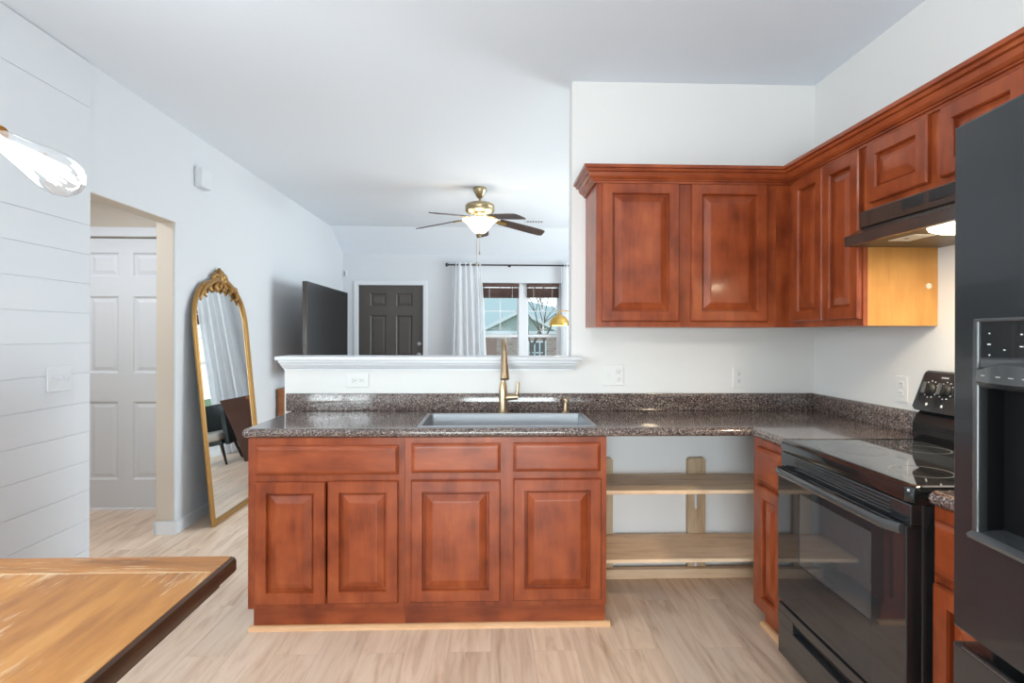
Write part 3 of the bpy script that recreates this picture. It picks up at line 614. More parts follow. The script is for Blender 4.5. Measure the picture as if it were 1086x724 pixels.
for ky, kz in ((2.236, 1.121), (2.158, 1.121), (1.70, 1.121), (1.622, 1.121)):
    m = MB(); m.lathe([(.027, 0), (.027, .006), (.023, .010), (.021, .022), (.001, .024)], onpanel(ky, kz, .001), pnn, 20)
    kb = m.build('knob', 'black_matt', bgd, smooth=True)
    m = MB(); q = onpanel(ky, kz, .026); a_ = pt * .022; s_ = Y * .005; m.loop_faces([[q - a_ - s_, q + a_ - s_, q + a_ + s_, q - a_ + s_], [q - a_ - s_ + pnn * .008, q + a_ - s_ + pnn * .008, q + a_ + s_ + pnn * .008, q - a_ + s_ + pnn * .008]]); m.build('knob_grip', 'grey_plastic', kb)
    m = MB()
    for i in range(10):
        a = math.radians(-60 + 330 * i / 10); q = onpanel(ky, kz, .0012) + (pt * math.cos(a) + Y * math.sin(a)) * .0335
        m.rings(q - pt * .002 - Y * .003, Y, pt, pnn, .006, .004, [(0, 0), (0, .0004)])
    m.build('dial_scale', 'mark', bgd)
    q = onpanel(ky - .002, 1.062, .0012); m = MB(); m.lathe([(.006, 0), (.006, .0004), (.001, .0005)], q, pnn, 10); m.build('burner_symbol', 'mark', bgd)
m = MB()
for i in range(5): m.rings(onpanel(2.192 - i * .0075, 1.166, .0012), Y, pt, pnn, .005, .005, [(0, 0), (0, .0004)])
m.build('panel_lettering', 'mark', bgd)

rg.location = RGS
# ------------------------------------------------------------------ range hood
hy0, hy1 = 1.552, 2.300
hd = thing('range_hood', 'dark brown under cabinet range hood with its lamp lit', 'range hood', (1.62, 1.93, 1.68))
m = MB(); m.box(1.486, 1.52, hy0, hy1, 1.765, 1.829, .003); vp = m.build('vent_panel', 'hood', hd)
for y in (2.0, 1.87, 1.74, 1.61):
    m = MB(); m.box(1.484, 1.488, y - .055, y + .055, 1.786, 1.823, .001, 1); m.build('vent_grille', 'black_matt', vp)
m = MB(); P = lambda y: [(1.823, y, 1.829), (1.822, y, 1.829), (1.820, y, 1.829)]
# shell: front slope, lip, sides, top
m.loop_faces([[(1.500, y, 1.768), (1.440, y, 1.735), (1.425, y, 1.728), (1.425, y, 1.690), (1.432, y, 1.688), (1.432, y, 1.722), (1.445, y, 1.728), (1.500, y, 1.758)] for y in (hy0, hy1)])
m.box(1.520, 1.819, hy0, hy1, 1.820, 1.829); m.box(1.51, 1.819, hy0, hy0 + .006, 1.70, 1.822); m.box(1.51, 1.819, hy1 - .006, hy1, 1.70, 1.822)
m.box(1.813, 1.819, hy0, hy1, 1.70, 1.822)
for y in (hy0, hy1 - .006): m.loop_faces([[(1.432, q, 1.690), (1.515, q, 1.690), (1.515, q, 1.765), (1.500, q, 1.760), (1.445, q, 1.728), (1.432, q, 1.722)] for q in (y, y + .006)])
m.build('shell', 'hood', hd)
m = MB(); m.box(1.434, 1.819, hy0 + .002, hy1 - .002, 1.690, 1.696); und = m.build('underside', 'hood_in', hd)
m = MB(); m.box(1.495, 1.575, 2.00, 2.14, 1.6880, 1.6905); m.build('rating_sticker', 'sticker', und)
m = MB(); m.box(1.515, 1.525, 2.07, 2.085, 1.6873, 1.6882); m.build('sticker_print', 'slot', und)
m = MB(); m.loop_faces([rr(1.45, 1.63, 1.66, 1.91, 1.692, .03), rr(1.455, 1.625, 1.665, 1.905, 1.678, .03), rr(1.475, 1.605, 1.685, 1.885, 1.668, .025)]); m.build('lamp_lens', 'lens', hd, smooth=True)
area('range_hood_lamp', (1.54, 1.78, 1.664), (.10, .16), 9.5, (1, .80, .54), (0, 0, -1))

# ------------------------------------------------------------------ refrigerator
fr = thing('refrigerator', 'tall black refrigerator with water dispenser at the right edge', 'refrigerator', (.98, 1.20, 0), math.radians(-6))
FX, f0, f1 = .98, .292, 1.20
m = MB(); m.box(FX + .075, FX + .72, f0 + .005, f1 - .005, .03, 1.74, .006); m.build('cabinet_case', 'black_app', fr)
ym = (f0 + f1) / 2
dz0, dz1 = .717, 1.772; wy0, wy1, wz0, wz1 = .90, 1.137, .925, 1.362
m = MB(); yl = ym + .003
def rect(x, i, y0, y1, z0, z1): return [(x, y0 + i, z0 + i), (x, y1 - i, z0 + i), (x, y1 - i, z1 - i), (x, y0 + i, z1 - i)]
m.loop_faces([rect(FX + .052, 0, wy0, wy1, wz0, wz1), rect(FX, 0, wy0, wy1, wz0, wz1), rect(FX, .006, yl, f1, dz0, dz1), rect(FX + .002, .002, yl, f1, dz0, dz1), rect(FX + .006, 0, yl, f1, dz0, dz1), rect(FX + .068, 0, yl, f1, dz0, dz1)])
dl = m.build('door', 'fridge', fr)
m = MB(); m.box(FX, FX + .068, f0, ym - .003, dz0, dz1, .006); m.build('door', 'fridge', fr)
m = MB(); m.tube([(FX - .005, ym + .03, .82), (FX - .045, ym + .03, .85), (FX - .045, ym + .03, 1.60), (FX - .005, ym + .03, 1.63)], .012, 10); m.build('door_handle', 'black', dl, smooth=True)
# dispenser
m = MB(); m.box(FX - .003, FX + .02, wy1 - .012, wy1 + .003, wz0, wz1 + .003, .003); m.box(FX - .003, FX + .02, wy0 - .003, wy0 + .012, wz0, wz1 + .003, .003); m.box(FX - .003, FX + .02, wy0, wy1, wz1 - .004, wz1 + .003, .002)
ds = m.build('dispenser_bezel', 'bezel', dl)
m = MB(); m.box(FX + .001, FX + .03, wy0 + .012, wy1 - .012, 1.268, 1.358); m.build('display_panel', 'black_glass', dl)
m = MB(); m.loop_faces([[(FX + .03, y, 1.225), (FX + .002, y, 1.228), (FX - .006 - .012 * math.sin(PI * q / 6), y, 1.24), (FX - .004 - .012 * math.sin(PI * q / 6), y, 1.262 + .014 * math.sin(PI * q / 6)), (FX + .01, y, 1.272 + .014 * math.sin(PI * q / 6)), (FX + .03, y, 1.272)] for q, y in [(q, wy1 - .012 - q * (wy1 - wy0 - .024) / 6) for q in range(7)]]); m.build('control_strip', 'bezel', dl, smooth=True)
m = MB(); m.box(FX + .048, FX + .0505, wy0 + .01, wy1 - .01, wz0, 1.23); m.box(FX + .004, FX + .05, wy1 - .012, wy1 - .006, wz0, 1.23); m.box(FX + .004, FX + .05, wy0 + .006, wy0 + .012, wz0, 1.23); m.build('dispenser_recess', 'recess', dl)
m = MB(); m.loop_faces([[(FX + .048, y, .925), (FX - .012, y, .925), (FX - .014, y, .932), (FX + .0, y, .940), (FX + .048, y, .945)] for y in (wy0 + .002, wy1 + .002)]); m.build('drip_tray', 'bezel', dl)
for y, z, w_, h_ in ((1.098, 1.334, .003, .0025), (1.099, 1.313, .008, .002), (1.098, 1.292, .003, .0025), (1.060, 1.303, .005, .002), (1.020, 1.332, .004, .0025), (1.02, 1.31, .008, .002)):
    MB().box(FX + .0003, FX + .0012, y - w_ / 2, y + w_ / 2, z, z + h_).build('display_mark', 'mark', dl)
for q_, (y, w_) in enumerate(((1.099, .009), (1.052, .011), (1.02, .011), (.99, .010))):
    xx = FX - .006 - .012 * math.sin(PI * (wy1 - .012 - y) / (wy1 - wy0 - .024)); MB().box(xx - .0008, xx + .003, y - w_ / 2, y + w_ / 2, 1.252, 1.2538).build('button_mark', 'dim_mark', dl)
# freezer drawer with recessed grip
m = MB(); m.box(FX, FX + .068, f0, f1, .10, .686, .006)
fd = m.build('freezer_drawer', 'fridge', fr)
m = MB(); m.tube([(FX + .004, f0 + .02, .688), (FX + .004, f1 - .03, .688)], .006, 8); m.build('drawer_handle', 'black', fd, smooth=True)
m = MB(); m.box(FX + .05, FX + .075, f0 + .01, f1 - .01, .0, .095); m.build('kick_grille', 'black_matt', fr)
m = MB(); m.box(FX + .1, FX + .66, f0 + .05, f1 - .05, .0, .03); m.build('base', 'black_matt', fr)

# ------------------------------------------------------------------ outlets and switches
def outlet_holes(p, cx, cz, y, rot=False):
    for s_ in (-1, 1):
        du, dv = (s_ * .02, 0) if rot else (0, s_ * .02)
        m = MB(); m.box(cx + du - .015, cx + du + .015, y - .0085, y - .005, cz + dv - .013, cz + dv + .013, .003); rc = m.build('receptacle', 'plate', p)
        m = MB()
        for a_, b_, w_, h_ in ((-.006, .003, .0022, .008), (.006, .003, .0022, .008), (0, -.007, .005, .005)):
            if rot: a_, b_, w_, h_ = -b_, a_, h_, w_
            m.box(cx + du + a_ - w_ / 2, cx + du + a_ + w_ / 2, y - .0092, y - .0084, cz + dv + b_ - h_ / 2, cz + dv + b_ + h_ / 2)
        m.build('slots', 'slot', rc)
def wall_plate(label, cat, x0, x1, z0, z1, y=YW):
    p = thing('outlet_plate', label, cat, ((x0 + x1) / 2, y, (z0 + z1) / 2))
    m = MB(); m.box(x0, x1, y - .006, y, z0, z1, .002); m.build('cover_plate', 'plate', p); return p
p = wall_plate('white outlet plate lying sideways on the half wall above the left backsplash', 'outlet', -.799, -.676, 1.040, 1.116); outlet_holes(p, -.737, 1.078, YW, True)
p = wall_plate('white double plate with a switch and an outlet, right of the faucet', 'outlet', .622, .737, 1.050, 1.166); outlet_holes(p, .709, 1.108, YW)
m = MB(); m.box(.644, .656, YW - .007, YW - .005, 1.094, 1.122); m.box(.646, .654, YW - .016, YW - .006, 1.106, 1.116, .002); m.build('toggle', 'plate', p)
p = wall_plate('white outlet plate on the back wall under the wall cabinets, near the corner', 'outlet', 1.354, 1.424, 1.038, 1.153); outlet_holes(p, 1.389, 1.096, YW)
p = thing('outlet_plate', 'white outlet plate on the right wall beside the range controls', 'outlet', (XR, 2.513, 1.095))
MB().box(XR - .006, XR, 2.478, 2.548, 1.038, 1.153, .002).build('cover_plate', 'plate', p)
for s_ in (-1, 1):
    rc = MB().box(XR - .0085, XR - .005, 2.498, 2.528, 1.0955 + s_ * .02 - .013, 1.0955 + s_ * .02 + .013, .003).build('receptacle', 'plate', p)
    m = MB()
    for a_ in (-.006, .006): m.box(XR - .0092, XR - .0084, 2.513 + a_ - .001, 2.513 + a_ + .001, 1.0955 + s_ * .02, 1.0955 + s_ * .02 + .008)
    m.build('slots', 'slot', rc)
M['plate_cool'] = plain('white_switch_plate', (.68, .70, .73), .3)
p = thing('switch_plate', 'white triple switch plate on the shiplap wall', 'light switch', (XL + .012, 2.878, 1.112))
MB().box(XL + .012, XL + .020, 2.800, 2.956, 1.052, 1.172, .002).build('cover_plate', 'plate_cool', p)
for k_ in range(3):
    y = 2.832 + k_ * .046; m = MB(); m.box(XL + .0195, XL + .021, y - .006, y + .006, 1.098, 1.126); m.box(XL + .020, XL + .034, y - .004, y + .004, 1.110 if k_ % 2 else 1.102, 1.122 if k_ % 2 else 1.114, .002); m.build('toggle', 'plate_cool', p)
p_plate = M['plate']; M['plate'] = plain('white_cover_cool', (.67, .69, .72), .35)
p = thing('door_chime', 'white door chime box high on the left wall above the mirror', 'door chime', (XL, 4.245, 2.44))
m = MB(); m.box(XL, XL + .058, 4.175, 4.315, 2.375, 2.515, .006); m.build('cover', 'plate', p)
m = MB()
for k_ in range(4): m.box(XL + .0575, XL + .0595, 4.19, 4.30, 2.395 + k_ * .014, 2.400 + k_ * .014)
m.build('louver', 'trim', p)
p = thing('alarm_contact', 'tiny white sensor box high on the far wall in the left corner', 'sensor', (-2.06, FW, 2.19))
m = MB(); m.box(-2.092, -2.040, FW - .028, FW, 2.15, 2.235, .004); m.build('housing', 'plate', p); m = MB(); m.box(-2.08, -2.072, FW - .03, FW - .027, 2.16, 2.225); m.build('sensor_window', 'grey_plastic', p)

M['plate'] = p_plate
# ------------------------------------------------------------------ mirror leaning on the left wall
LEAN = .0966
ML0, ML1, MS, MH = 4.065, 4.935, 1.36, 1.745      # along the wall, spring line, top (measured along the glass)
mr = thing('floor_mirror', 'tall arched gold framed mirror leaning on the left wall', 'mirror', (-1.905, 4.5, 0))
xb = -1.926
def mp(y, h, d=0):    # along the lean plane
    return Vector((xb - h * math.sin(LEAN) + d * math.cos(LEAN), y, h * math.cos(LEAN) + d * math.sin(LEAN) + .002))
def arch(ins, d, n=28):
    P = [mp(ML0 + ins, ins, d), mp(ML1 - ins, ins, d)]; cy_ = (ML0 + ML1) / 2; rw = (ML1 - ML0) / 2 - ins; rh = MH - MS - ins
    for i in range(n + 1):
        a = PI * i / n; P.append(mp(cy_ + rw * math.copysign(abs(math.cos(a)) ** .8, math.cos(a)), MS + rh * math.sin(a) ** .8, d))
    return P
m = MB(); m.loop_faces([arch(.0, 0), arch(0, .016), arch(.006, .024), arch(.014, .026), arch(.020, .020), arch(.028, .022), arch(.034, .016), arch(.036, .008), arch(.037, 0)], True, False, False)
R_ = m; R_.build('frame', 'frame_gold', mr, smooth=True)
m = MB(); m.loop_faces([arch(.002, -.002), arch(.002, .001)]); m.build('backing', 'black_matt', mr)
m = MB(); m.loop_faces([arch(.036, .0015), arch(.036, .006)]); m.build('mirror_glass', 'mirror', mr)
cr_ = MB(); cyy = (ML0 + ML1) / 2
def leaf(pts, r): cr_.tube([mp(cyy + a, MH - .012 + b, .024) for a, b in pts], r, 8)
for sg in (-1, 1):
    leaf([(sg * .02, .0), (sg * .07, .012), (sg * .13, -.008), (sg * .19, -.035), (sg * .25, -.06), (sg * .31, -.115), (sg * .335, -.16)], [.026, .024, .022, .020, .018, .014, .006])
    leaf([(sg * .05, -.01), (sg * .085, -.045), (sg * .065, -.072), (sg * .040, -.060), (sg * .046, -.038)], [.016, .017, .015, .012, .008])
    leaf([(sg * .15, -.02), (sg * .175, -.065), (sg * .150, -.085), (sg * .128, -.070)], [.015, .015, .012, .008])
    leaf([(sg * .25, -.06), (sg * .262, -.115), (sg * .240, -.128)], [.014, .012, .008])
    leaf([(sg * .02, .02), (sg * .07, .05), (sg * .10, .035), (sg * .115, .012)], [.02, .02, .016, .010])
    leaf([(sg * .012, .03), (sg * .045, .075), (sg * .055, .055)], [.018, .015, .008])
    leaf([(sg * .20, -.03), (sg * .26, -.035), (sg * .285, -.055)], [.012, .012, .006])
    for k_, (a, b) in enumerate(((.02, .088), (.038, .066))): leaf([(sg * .008, .03), (sg * a, b)], [.014, .010])
leaf([(0, -.03), (0, .03), (0, .08), (0, .105)], [.022, .026, .022, .008])
leaf([(0, -.01), (0, -.06)], [.020, .006])
cr_.build('carved_crest', 'frame_gold', mr, smooth='all')

# ------------------------------------------------------------------ television and console
tv = thing('television', 'large black flat screen television standing by the left wall', 'television', (-1.80, 6.4, .80))
m = MB(); m.box(-1.815, -1.765, 5.62, 7.18, .955, 1.843, .006); m.build('housing', 'tv', tv)
MB().box(-1.7655, -1.7635, 5.63, 7.17, .975, 1.834).build('screen', 'screen', tv)
for y in (5.85, 6.95):
    m = MB(); m.tube([(-1.79, y, .965), (-1.79, y, .815)], .014, 8); m.box(-1.93, -1.68, y - .015, y + .015, .801, .816, .003); m.build('foot', 'black_matt', tv)
cn = thing('media_console', 'reddish brown wooden media console under the television', 'console', (-1.86, 6.65, 0))
m = MB(); m.box(-2.085, -1.62, 5.73, 7.55, .08, .775, .004); m.build('body', 'console', cn)
m = MB(); m.box(-2.09, -1.60, 5.72, 7.56, .775, .80, .004); m.build('top', 'console', cn)
for k_ in range(3):
    m = MB(); y0 = 5.76 + k_ * .60; m.rings((-1.62, y0 + .56, .12), -Y, Z, X, .56, .62, [(0, 0), (0, .012), (.06, .016), (.07, .008), (.08, .008)]); dd = m.build('door', 'console', cn)
    m = MB(); m.lathe([(.006, 0), (.006, .012), (.014, .018), (.012, .026), (.001, .028)], (-1.605, y0 + .50, .45), (1, 0, 0), 12); m.build('knob', 'bronze', dd, smooth=True)
for x in (-2.06, -1.66):
    for y in (5.77, 7.50): MB().box(x - .025, x + .025, y - .025, y + .025, 0, .082).build('leg', 'console', cn)

# ------------------------------------------------------------------ curtains, rod, blinds
rd = thing('curtain_rod', 'black curtain rod with ball finials above the far window', 'curtain rod', (.25, 8.2, 2.318))
m = MB(); m.tube([(-.60, 8.2, 2.318), (1.16, 8.2, 2.318)], .011, 10); m.build('pole', 'rod', rd, smooth=True)
for x, d in ((-.60, -1), (1.16, 1)):
    m = MB(); m.lathe([(.010, 0), (.016, .004), (.012, .012), (.024, .024), (.028, .036), (.022, .050), (.002, .058)], (x, 8.2, 2.318), (d, 0, 0), 14); m.build('finial', 'rod', rd, smooth=True)
for x in (-.52, .25, 1.10):
    m = MB(); m.tube([(x, 8.2, 2.318), (x, 8.289, 2.318)], .007, 8); m.lathe([(.022, 0), (.022, .006)], (x, 8.29, 2.318), (0, -1, 0), 12); m.build('wall_bracket', 'rod', rd)
def curtain(label, x0t, x1t, x0b, x1b, folds):
    p = thing('sheer_curtain', label, 'curtain', ((x0t + x1t) / 2, 8.2, .01), 0, None)
    m = MB(); nx, nz = folds * 12, 18; rows = []
    for k_ in range(nz + 1):
        t = k_ / nz; z = 2.352 - t * 2.33; row = []
        e = t ** .8
        for i in range(nx + 1):
            s_ = i / nx; x = (x0t + (x0b - x0t) * e) * (1 - s_) + (x1t + (x1b - x1t) * e) * s_
            amp = (.026 + .020 * t) * (1 + .35 * math.sin(7.3 * s_ + 1)); ph = 2 * PI * folds * (s_ + .03 * math.sin(5 * s_ + 2 * t))
            row.append(m.bm.verts.new((x + .012 * math.sin(ph * .5 + t), 8.2 + amp * math.sin(ph) * (1 if abs(z - 2.318) > .03 else 1), z)))
        rows.append(row)
    for a, b_ in zip(rows, rows[1:]):
        for i in range(nx): m.bm.faces.new((a[i], a[i + 1], b_[i + 1], b_[i]))
    m.build('panel', 'sheer', p, smooth='all')
    m = MB()
    for k_ in range(folds):
        x = x0t + (x1t - x0t) * (k_ + .5) / folds
        m.lathe([(.016, -.003), (.020, -.003), (.020, .003), (.016, .003), (.016, -.003)], (x, 8.2, 2.318), (1, 0, 0), 14, False)
    m.build('grommet', 'rod', p)
curtain('white sheer curtain gathered left of the far window', -.555, -.150, -.60, -.04, 6)
curtain('white sheer curtain at the right side of the far window, partly behind the kitchen wall', .985, 1.13, .96, 1.14, 3)
def blind(label, x0, x1, lower):
    p = thing('wooden_blind', label, 'blind', ((x0 + x1) / 2, FW + .03, 2.05))
    m = MB(); m.box(x0, x1, FW + .002, FW + .05, 2.018, 2.068, .003); m.build('valance', 'blind', p)
    m = MB(); z = 2.004
    while z > 1.878 + lower: m.box(x0 + .006, x1 - .006, FW + .006, FW + .048, z - .0045, z - .0005); z -= .0058
    m.build('slats', 'blind', p)
    m = MB(); m.box(x0 + .004, x1 - .004, FW + .004, FW + .049, 1.862 + lower, 1.877 + lower, .003); m.build('bottom_rail', 'blind', p)
    m = MB()
    for x in (x0 + .1, x1 - .1): m.tube([(x, FW + .003, 2.02), (x, FW + .003, 1.865 + lower)], .002, 6)
    m.build('ladder_cord', 'white_ext', p)
blind('dark wooden blind raised at the top of the left window sash', -.135, .392, 0)
blind('dark wooden blind raised at the top of the right window sash, set slightly narrower', .498, .965, .006)

# ------------------------------------------------------------------ ceiling fan
FXc, FYc = -.117, 5.584
fan = thing('ceiling_fan', 'antique brass ceiling fan with five dark blades and a lit glass bowl', 'ceiling fan', (FXc, FYc, ZC))
m = MB(); m.lathe([(.062, 0), (.066, -.012), (.064, -.030), (.048, -.062), (.034, -.088), (.022, -.100), (.013, -.104)], (FXc, FYc, ZC)); m.build('canopy', 'bronze', fan, smooth=True)
m = MB(); m.tube([(FXc, FYc, ZC - .10), (FXc, FYc, 2.58)], .012, 12); m.build('downrod', 'bronze', fan, smooth=True)
m = MB(); m.lathe([(.03, 2.606), (.05, 2.600), (.115, 2.592), (.137, 2.578), (.142, 2.560), (.137, 2.545), (.142, 2.540), (.140, 2.518), (.120, 2.502), (.07, 2.492), (.06, 2.470), (.075, 2.462), (.075, 2.448), (.02, 2.446)], (FXc, FYc, 0)); m.build('motor_housing', 'bronze', fan, smooth=True)
tilt = math.radians(3.5)
for k_ in range(5):
    a = math.radians(160.5 + 72 * k_); d = Vector((math.cos(a), math.sin(a), 0)); pitch = math.radians(-13)
    s_ = Vector((-math.sin(a), math.cos(a), 0)); nrm = Z
    d2 = (d - Z * (.12 + .07 * max(0, math.cos(a)))).normalized()
    s2 = s_ * math.cos(pitch) + Z * math.sin(pitch); n2 = d2.cross(s2)
    c0 = Vector((FXc, FYc, 2.466))
    prof = [(.20, .052), (.215, .058), (.35, .064), (.52, .068), (.63, .066), (.655, .058), (.665, .040)]
    m = MB(); R = []
    for rr_, hw in prof:
        q = c0 + d2 * rr_; R.append([q - s2 * hw - n2 * .0035, q + s2 * hw - n2 * .0035, q + s2 * hw + n2 * .0035, q - s2 * hw + n2 * .0035])
    m.loop_faces(R); bl = m.build('blade', 'blade', fan)
    m = MB(); R = []
    for rr_, hw, dz in ((.06, .018, -.004), (.12, .014, -.008), (.17, .030, -.009), (.25, .034, -.008), (.275, .010, -.008)):
        q = c0 + d2 * rr_ + n2 * dz; R.append([q - s2 * hw - n2 * .003, q + s2 * hw - n2 * .003, q + s2 * hw + n2 * .003, q - s2 * hw + n2 * .003])
    m.loop_faces(R); m.build('blade_iron', 'brass', bl)
m = MB(); m.lathe([(.168, 2.440), (.172, 2.436), (.165, 2.426), (.135, 2.405), (.105, 2.370), (.078, 2.335), (.050, 2.308), (.012, 2.302), (.010, 2.306), (.048, 2.314), (.074, 2.340), (.100, 2.374), (.130, 2.409), (.160, 2.431), (.168, 2.440)], (FXc, FYc, 0), cap=False)
sd = m.build('glass_bowl', 'lamp_glow', fan, smooth=True)
m = MB(); m.lathe([(.018, 2.308), (.022, 2.300), (.014, 2.288), (.016, 2.278), (.003, 2.264)], (FXc, FYc, 0)); m.build('finial', 'bronze', fan, smooth=True)
for dx, z1 in ((.0, 2.095), (-.028, 1.985)):
    m = MB(); m.tube([(FXc + dx, FYc - .05, 2.45), (FXc + dx, FYc - .05, z1 + .03)], .0018, 6); m.lathe([(.002, .035), (.007, .02), (.006, 0), (.001, -.004)], (FXc + dx, FYc - .05, z1)); m.build('pull_chain', 'bronze', fan)
point('fan_lamp', (FXc, FYc, 2.425), 13, (1, .95, .88), .05)
v = thing('ceiling_vent', 'small white register in the living room ceiling right of the fan', 'vent', (.52, 7.2, ZC))
m = MB(); m.box(.42, .64, 7.14, 7.26, ZC - .006, ZC, .002); m.build('frame', 'trim', v)
m = MB()
for k_ in range(6): m.box(.435 + k_ * .034, .455 + k_ * .034, 7.15, 7.25, ZC - .0085, ZC - .0058)
m.build('louver', 'grey_plastic', v)

# ------------------------------------------------------------------ arc floor lamp with a gold dome
lp = thing('floor_lamp', 'arc floor lamp with a gold dome shade in front of the far window', 'lamp', (1.32, 7.2, 0))
m = MB(); lx = .838
prof = [(.004, 1.592), (.012, 1.592), (.02, 1.585)] + [(.128 * math.sin(a), 1.452 + .133 * math.cos(a)) for a in [math.radians(10 + 80 * i / 10) for i in range(11)]]
prof += [(.126 * math.sin(a), 1.452 + .130 * math.cos(a)) for a in [math.radians(90 - 80 * i / 10) for i in range(11)]]
m.lathe(prof, (lx, 7.2, 0), cap=False); m.build('shade', 'brass', lp, smooth=True)
m = MB(); m.lathe([(.016, 1.585), (.016, 1.60), (.010, 1.612), (.004, 1.618)], (lx, 7.2, 0)); m.build('shade_cap', 'brass', lp, smooth=True)
m = MB(); m.lathe([(.001, 1.458), (.116, 1.458), (.116, 1.466), (.001, 1.466)], (lx, 7.2, 0)); m.build('diffuser', 'bulb_disc', lp)
m = MB(); m.tube([(1.32, 7.2, .03), (1.32, 7.2, 1.50), (1.315, 7.2, 1.58), (1.28, 7.2, 1.625), (1.2, 7.2, 1.635), (lx + .03, 7.2, 1.632), (lx, 7.2, 1.625), (lx, 7.2, 1.61)], .007, 10); m.build('arm', 'brass', lp, smooth=True)
m = MB(); m.lathe([(.14, 0), (.14, .018), (.12, .026), (.014, .030)], (1.32, 7.2, 0)); m.build('base', 'brass', lp, smooth=True)
point('floor_lamp_bulb', (lx, 7.2, 1.43), 2.5, (1, .9, .75), .06)

# ------------------------------------------------------------------ chairs in the living room (seen in the mirror)
ch = thing('armchair', 'low dark armchair with a pale seat, seen in the mirror', 'armchair', (-.34, 7.35, 0))
m = MB(); R = []
for i in range(15):
    t = i / 14; a = math.radians(180 * t); hx, hy = -.34 + .29 * math.cos(a), 7.34 + .28 * math.sin(a) ** .9; top = .66 + .07 * math.sin(a)
    if i in (0, 14): hy -= .16
    ox, oy = math.cos(a) * .045, math.sin(a) * .045
    R.append([(hx, hy, .24), (hx + ox, hy + oy, .24), (hx + ox * 1.3, hy + oy * 1.3, top), (hx, hy, top)])
m.loop_faces(R); m.build('backrest', 'teal', ch, smooth=True)
MB().box(-.60, -.08, 7.16, 7.60, .25, .30, .01).build('seat_frame', 'teal', ch); MB().box(-.595, -.085, 7.14, 7.58, .30, .40, .035, 3).build('seat_cushion', 'seat', ch, smooth=True)
for x, y, dx, dy in ((-.57, 7.20, -.03, -.03), (-.11, 7.20, .03, -.03), (-.57, 7.55, -.03, .06), (-.11, 7.55, .03, .06)):
    m = MB(); m.tube([(x, y, .26), (x + dx, y + dy, 0)], [.022, .012], 10); m.build('leg', 'leg', ch, smooth=True)
c2_ = thing('side_chair', 'brown leather parsons chair, seen in the mirror beside the armchair', 'chair', (-.95, 7.3, 0))
m = MB(); m.loop_faces([[(x0, y, z), (x1, y, z), (x1, y + .09, z), (x0, y + .09, z)] for z, x0, x1, y in ((.0, -1.07, -.85, 7.10), (.40, -1.10, -.80, 7.08), (.62, -1.14, -.76, 7.05), (.77, -1.17, -.735, 7.02), (.78, -1.165, -.74, 7.02))]); m.build('backrest', 'leather', c2_)
MB().box(-1.13, -.79, 7.16, 7.60, .36, .46, .03, 3).build('seat', 'leather', c2_, smooth=True)
m = MB(); m.loop_faces([[(-1.06, 7.20, .0), (-.86, 7.20, 0), (-.86, 7.56, 0), (-1.06, 7.56, 0)], [(-1.12, 7.18, .37), (-.80, 7.18, .37), (-.80, 7.59, .37), (-1.12, 7.59, .37)]]); m.build('skirt', 'leather', c2_)

# ------------------------------------------------------------------ dining table
tb = thing('dining_table', 'worn honey wood dining table with a dark edge, bottom left', 'table', (-1.14, .60, 0))
tx0, tx1, ty0, ty1 = -1.63, -.652, -.35, 1.520
m = MB(); m.box(tx0 + .013, tx1 - .013, ty0 + .013, 1.4125, .740, .7605, .001, 1); m.build('top_boards', 'table_top', tb)
m = MB(); m.box(tx0 + .013, tx1 - .013, 1.4145, ty1 - .006, .740, .7605, .001, 1); m.build('breadboard_end', 'table_cross', tb)
m = MB(); m.box(tx0 + .02, tx1 - .02, 1.4120, 1.4150, .750, .7603); m.build('worn_seam', 'worn', tb)
m = MB(); m.loop_faces([rr(tx0 + .004, tx1 - .004, ty0 + .004, ty1 - .004, .722, .008), rr(tx0, tx1, ty0, ty1, .727, .012), rr(tx0, tx1, ty0, ty1, .750, .012), rr(tx0 + .003, tx1 - .003, ty0 + .003, ty1 - .003, .757, .010), rr(tx0 + .012, tx1 - .012, ty0 + .012, ty1 - .005, .7598, .008), rr(tx0 + .016, tx1 - .016, ty0 + .016, ty1 - .009, .738, .006)])
m.build('edge_moulding', 'table_edge', tb, smooth=True)
m = MB(); m.box(tx0 + .03, tx1 - .03, ty0 + .03, ty1 - .03, .690, .7225, .006); m.build('under_frame', 'table_edge', tb)
m = MB()
for a, e, b_, g in ((tx0 + .2, tx1 - .2, ty1 - .225, ty1 - .2), (tx0 + .2, tx1 - .2, ty0 + .2, ty0 + .225), (tx0 + .2, tx0 + .225, ty0 + .225, ty1 - .225), (tx1 - .225, tx1 - .2, ty0 + .225, ty1 - .225)): m.box(a, e, b_, g, .62, .691)
m.build('apron', 'table_edge', tb)
for x in (tx0 + .24, tx1 - .24):
    for y in (ty0 + .24, ty1 - .24):
        m = MB(); m.loop_faces([rr(x - s_, x + s_, y - s_, y + s_, z, .006, 2) for z, s_ in ((0, .024), (.10, .028), (.52, .040), (.60, .040), (.691, .040))]); m.build('leg', 'table_edge', tb)

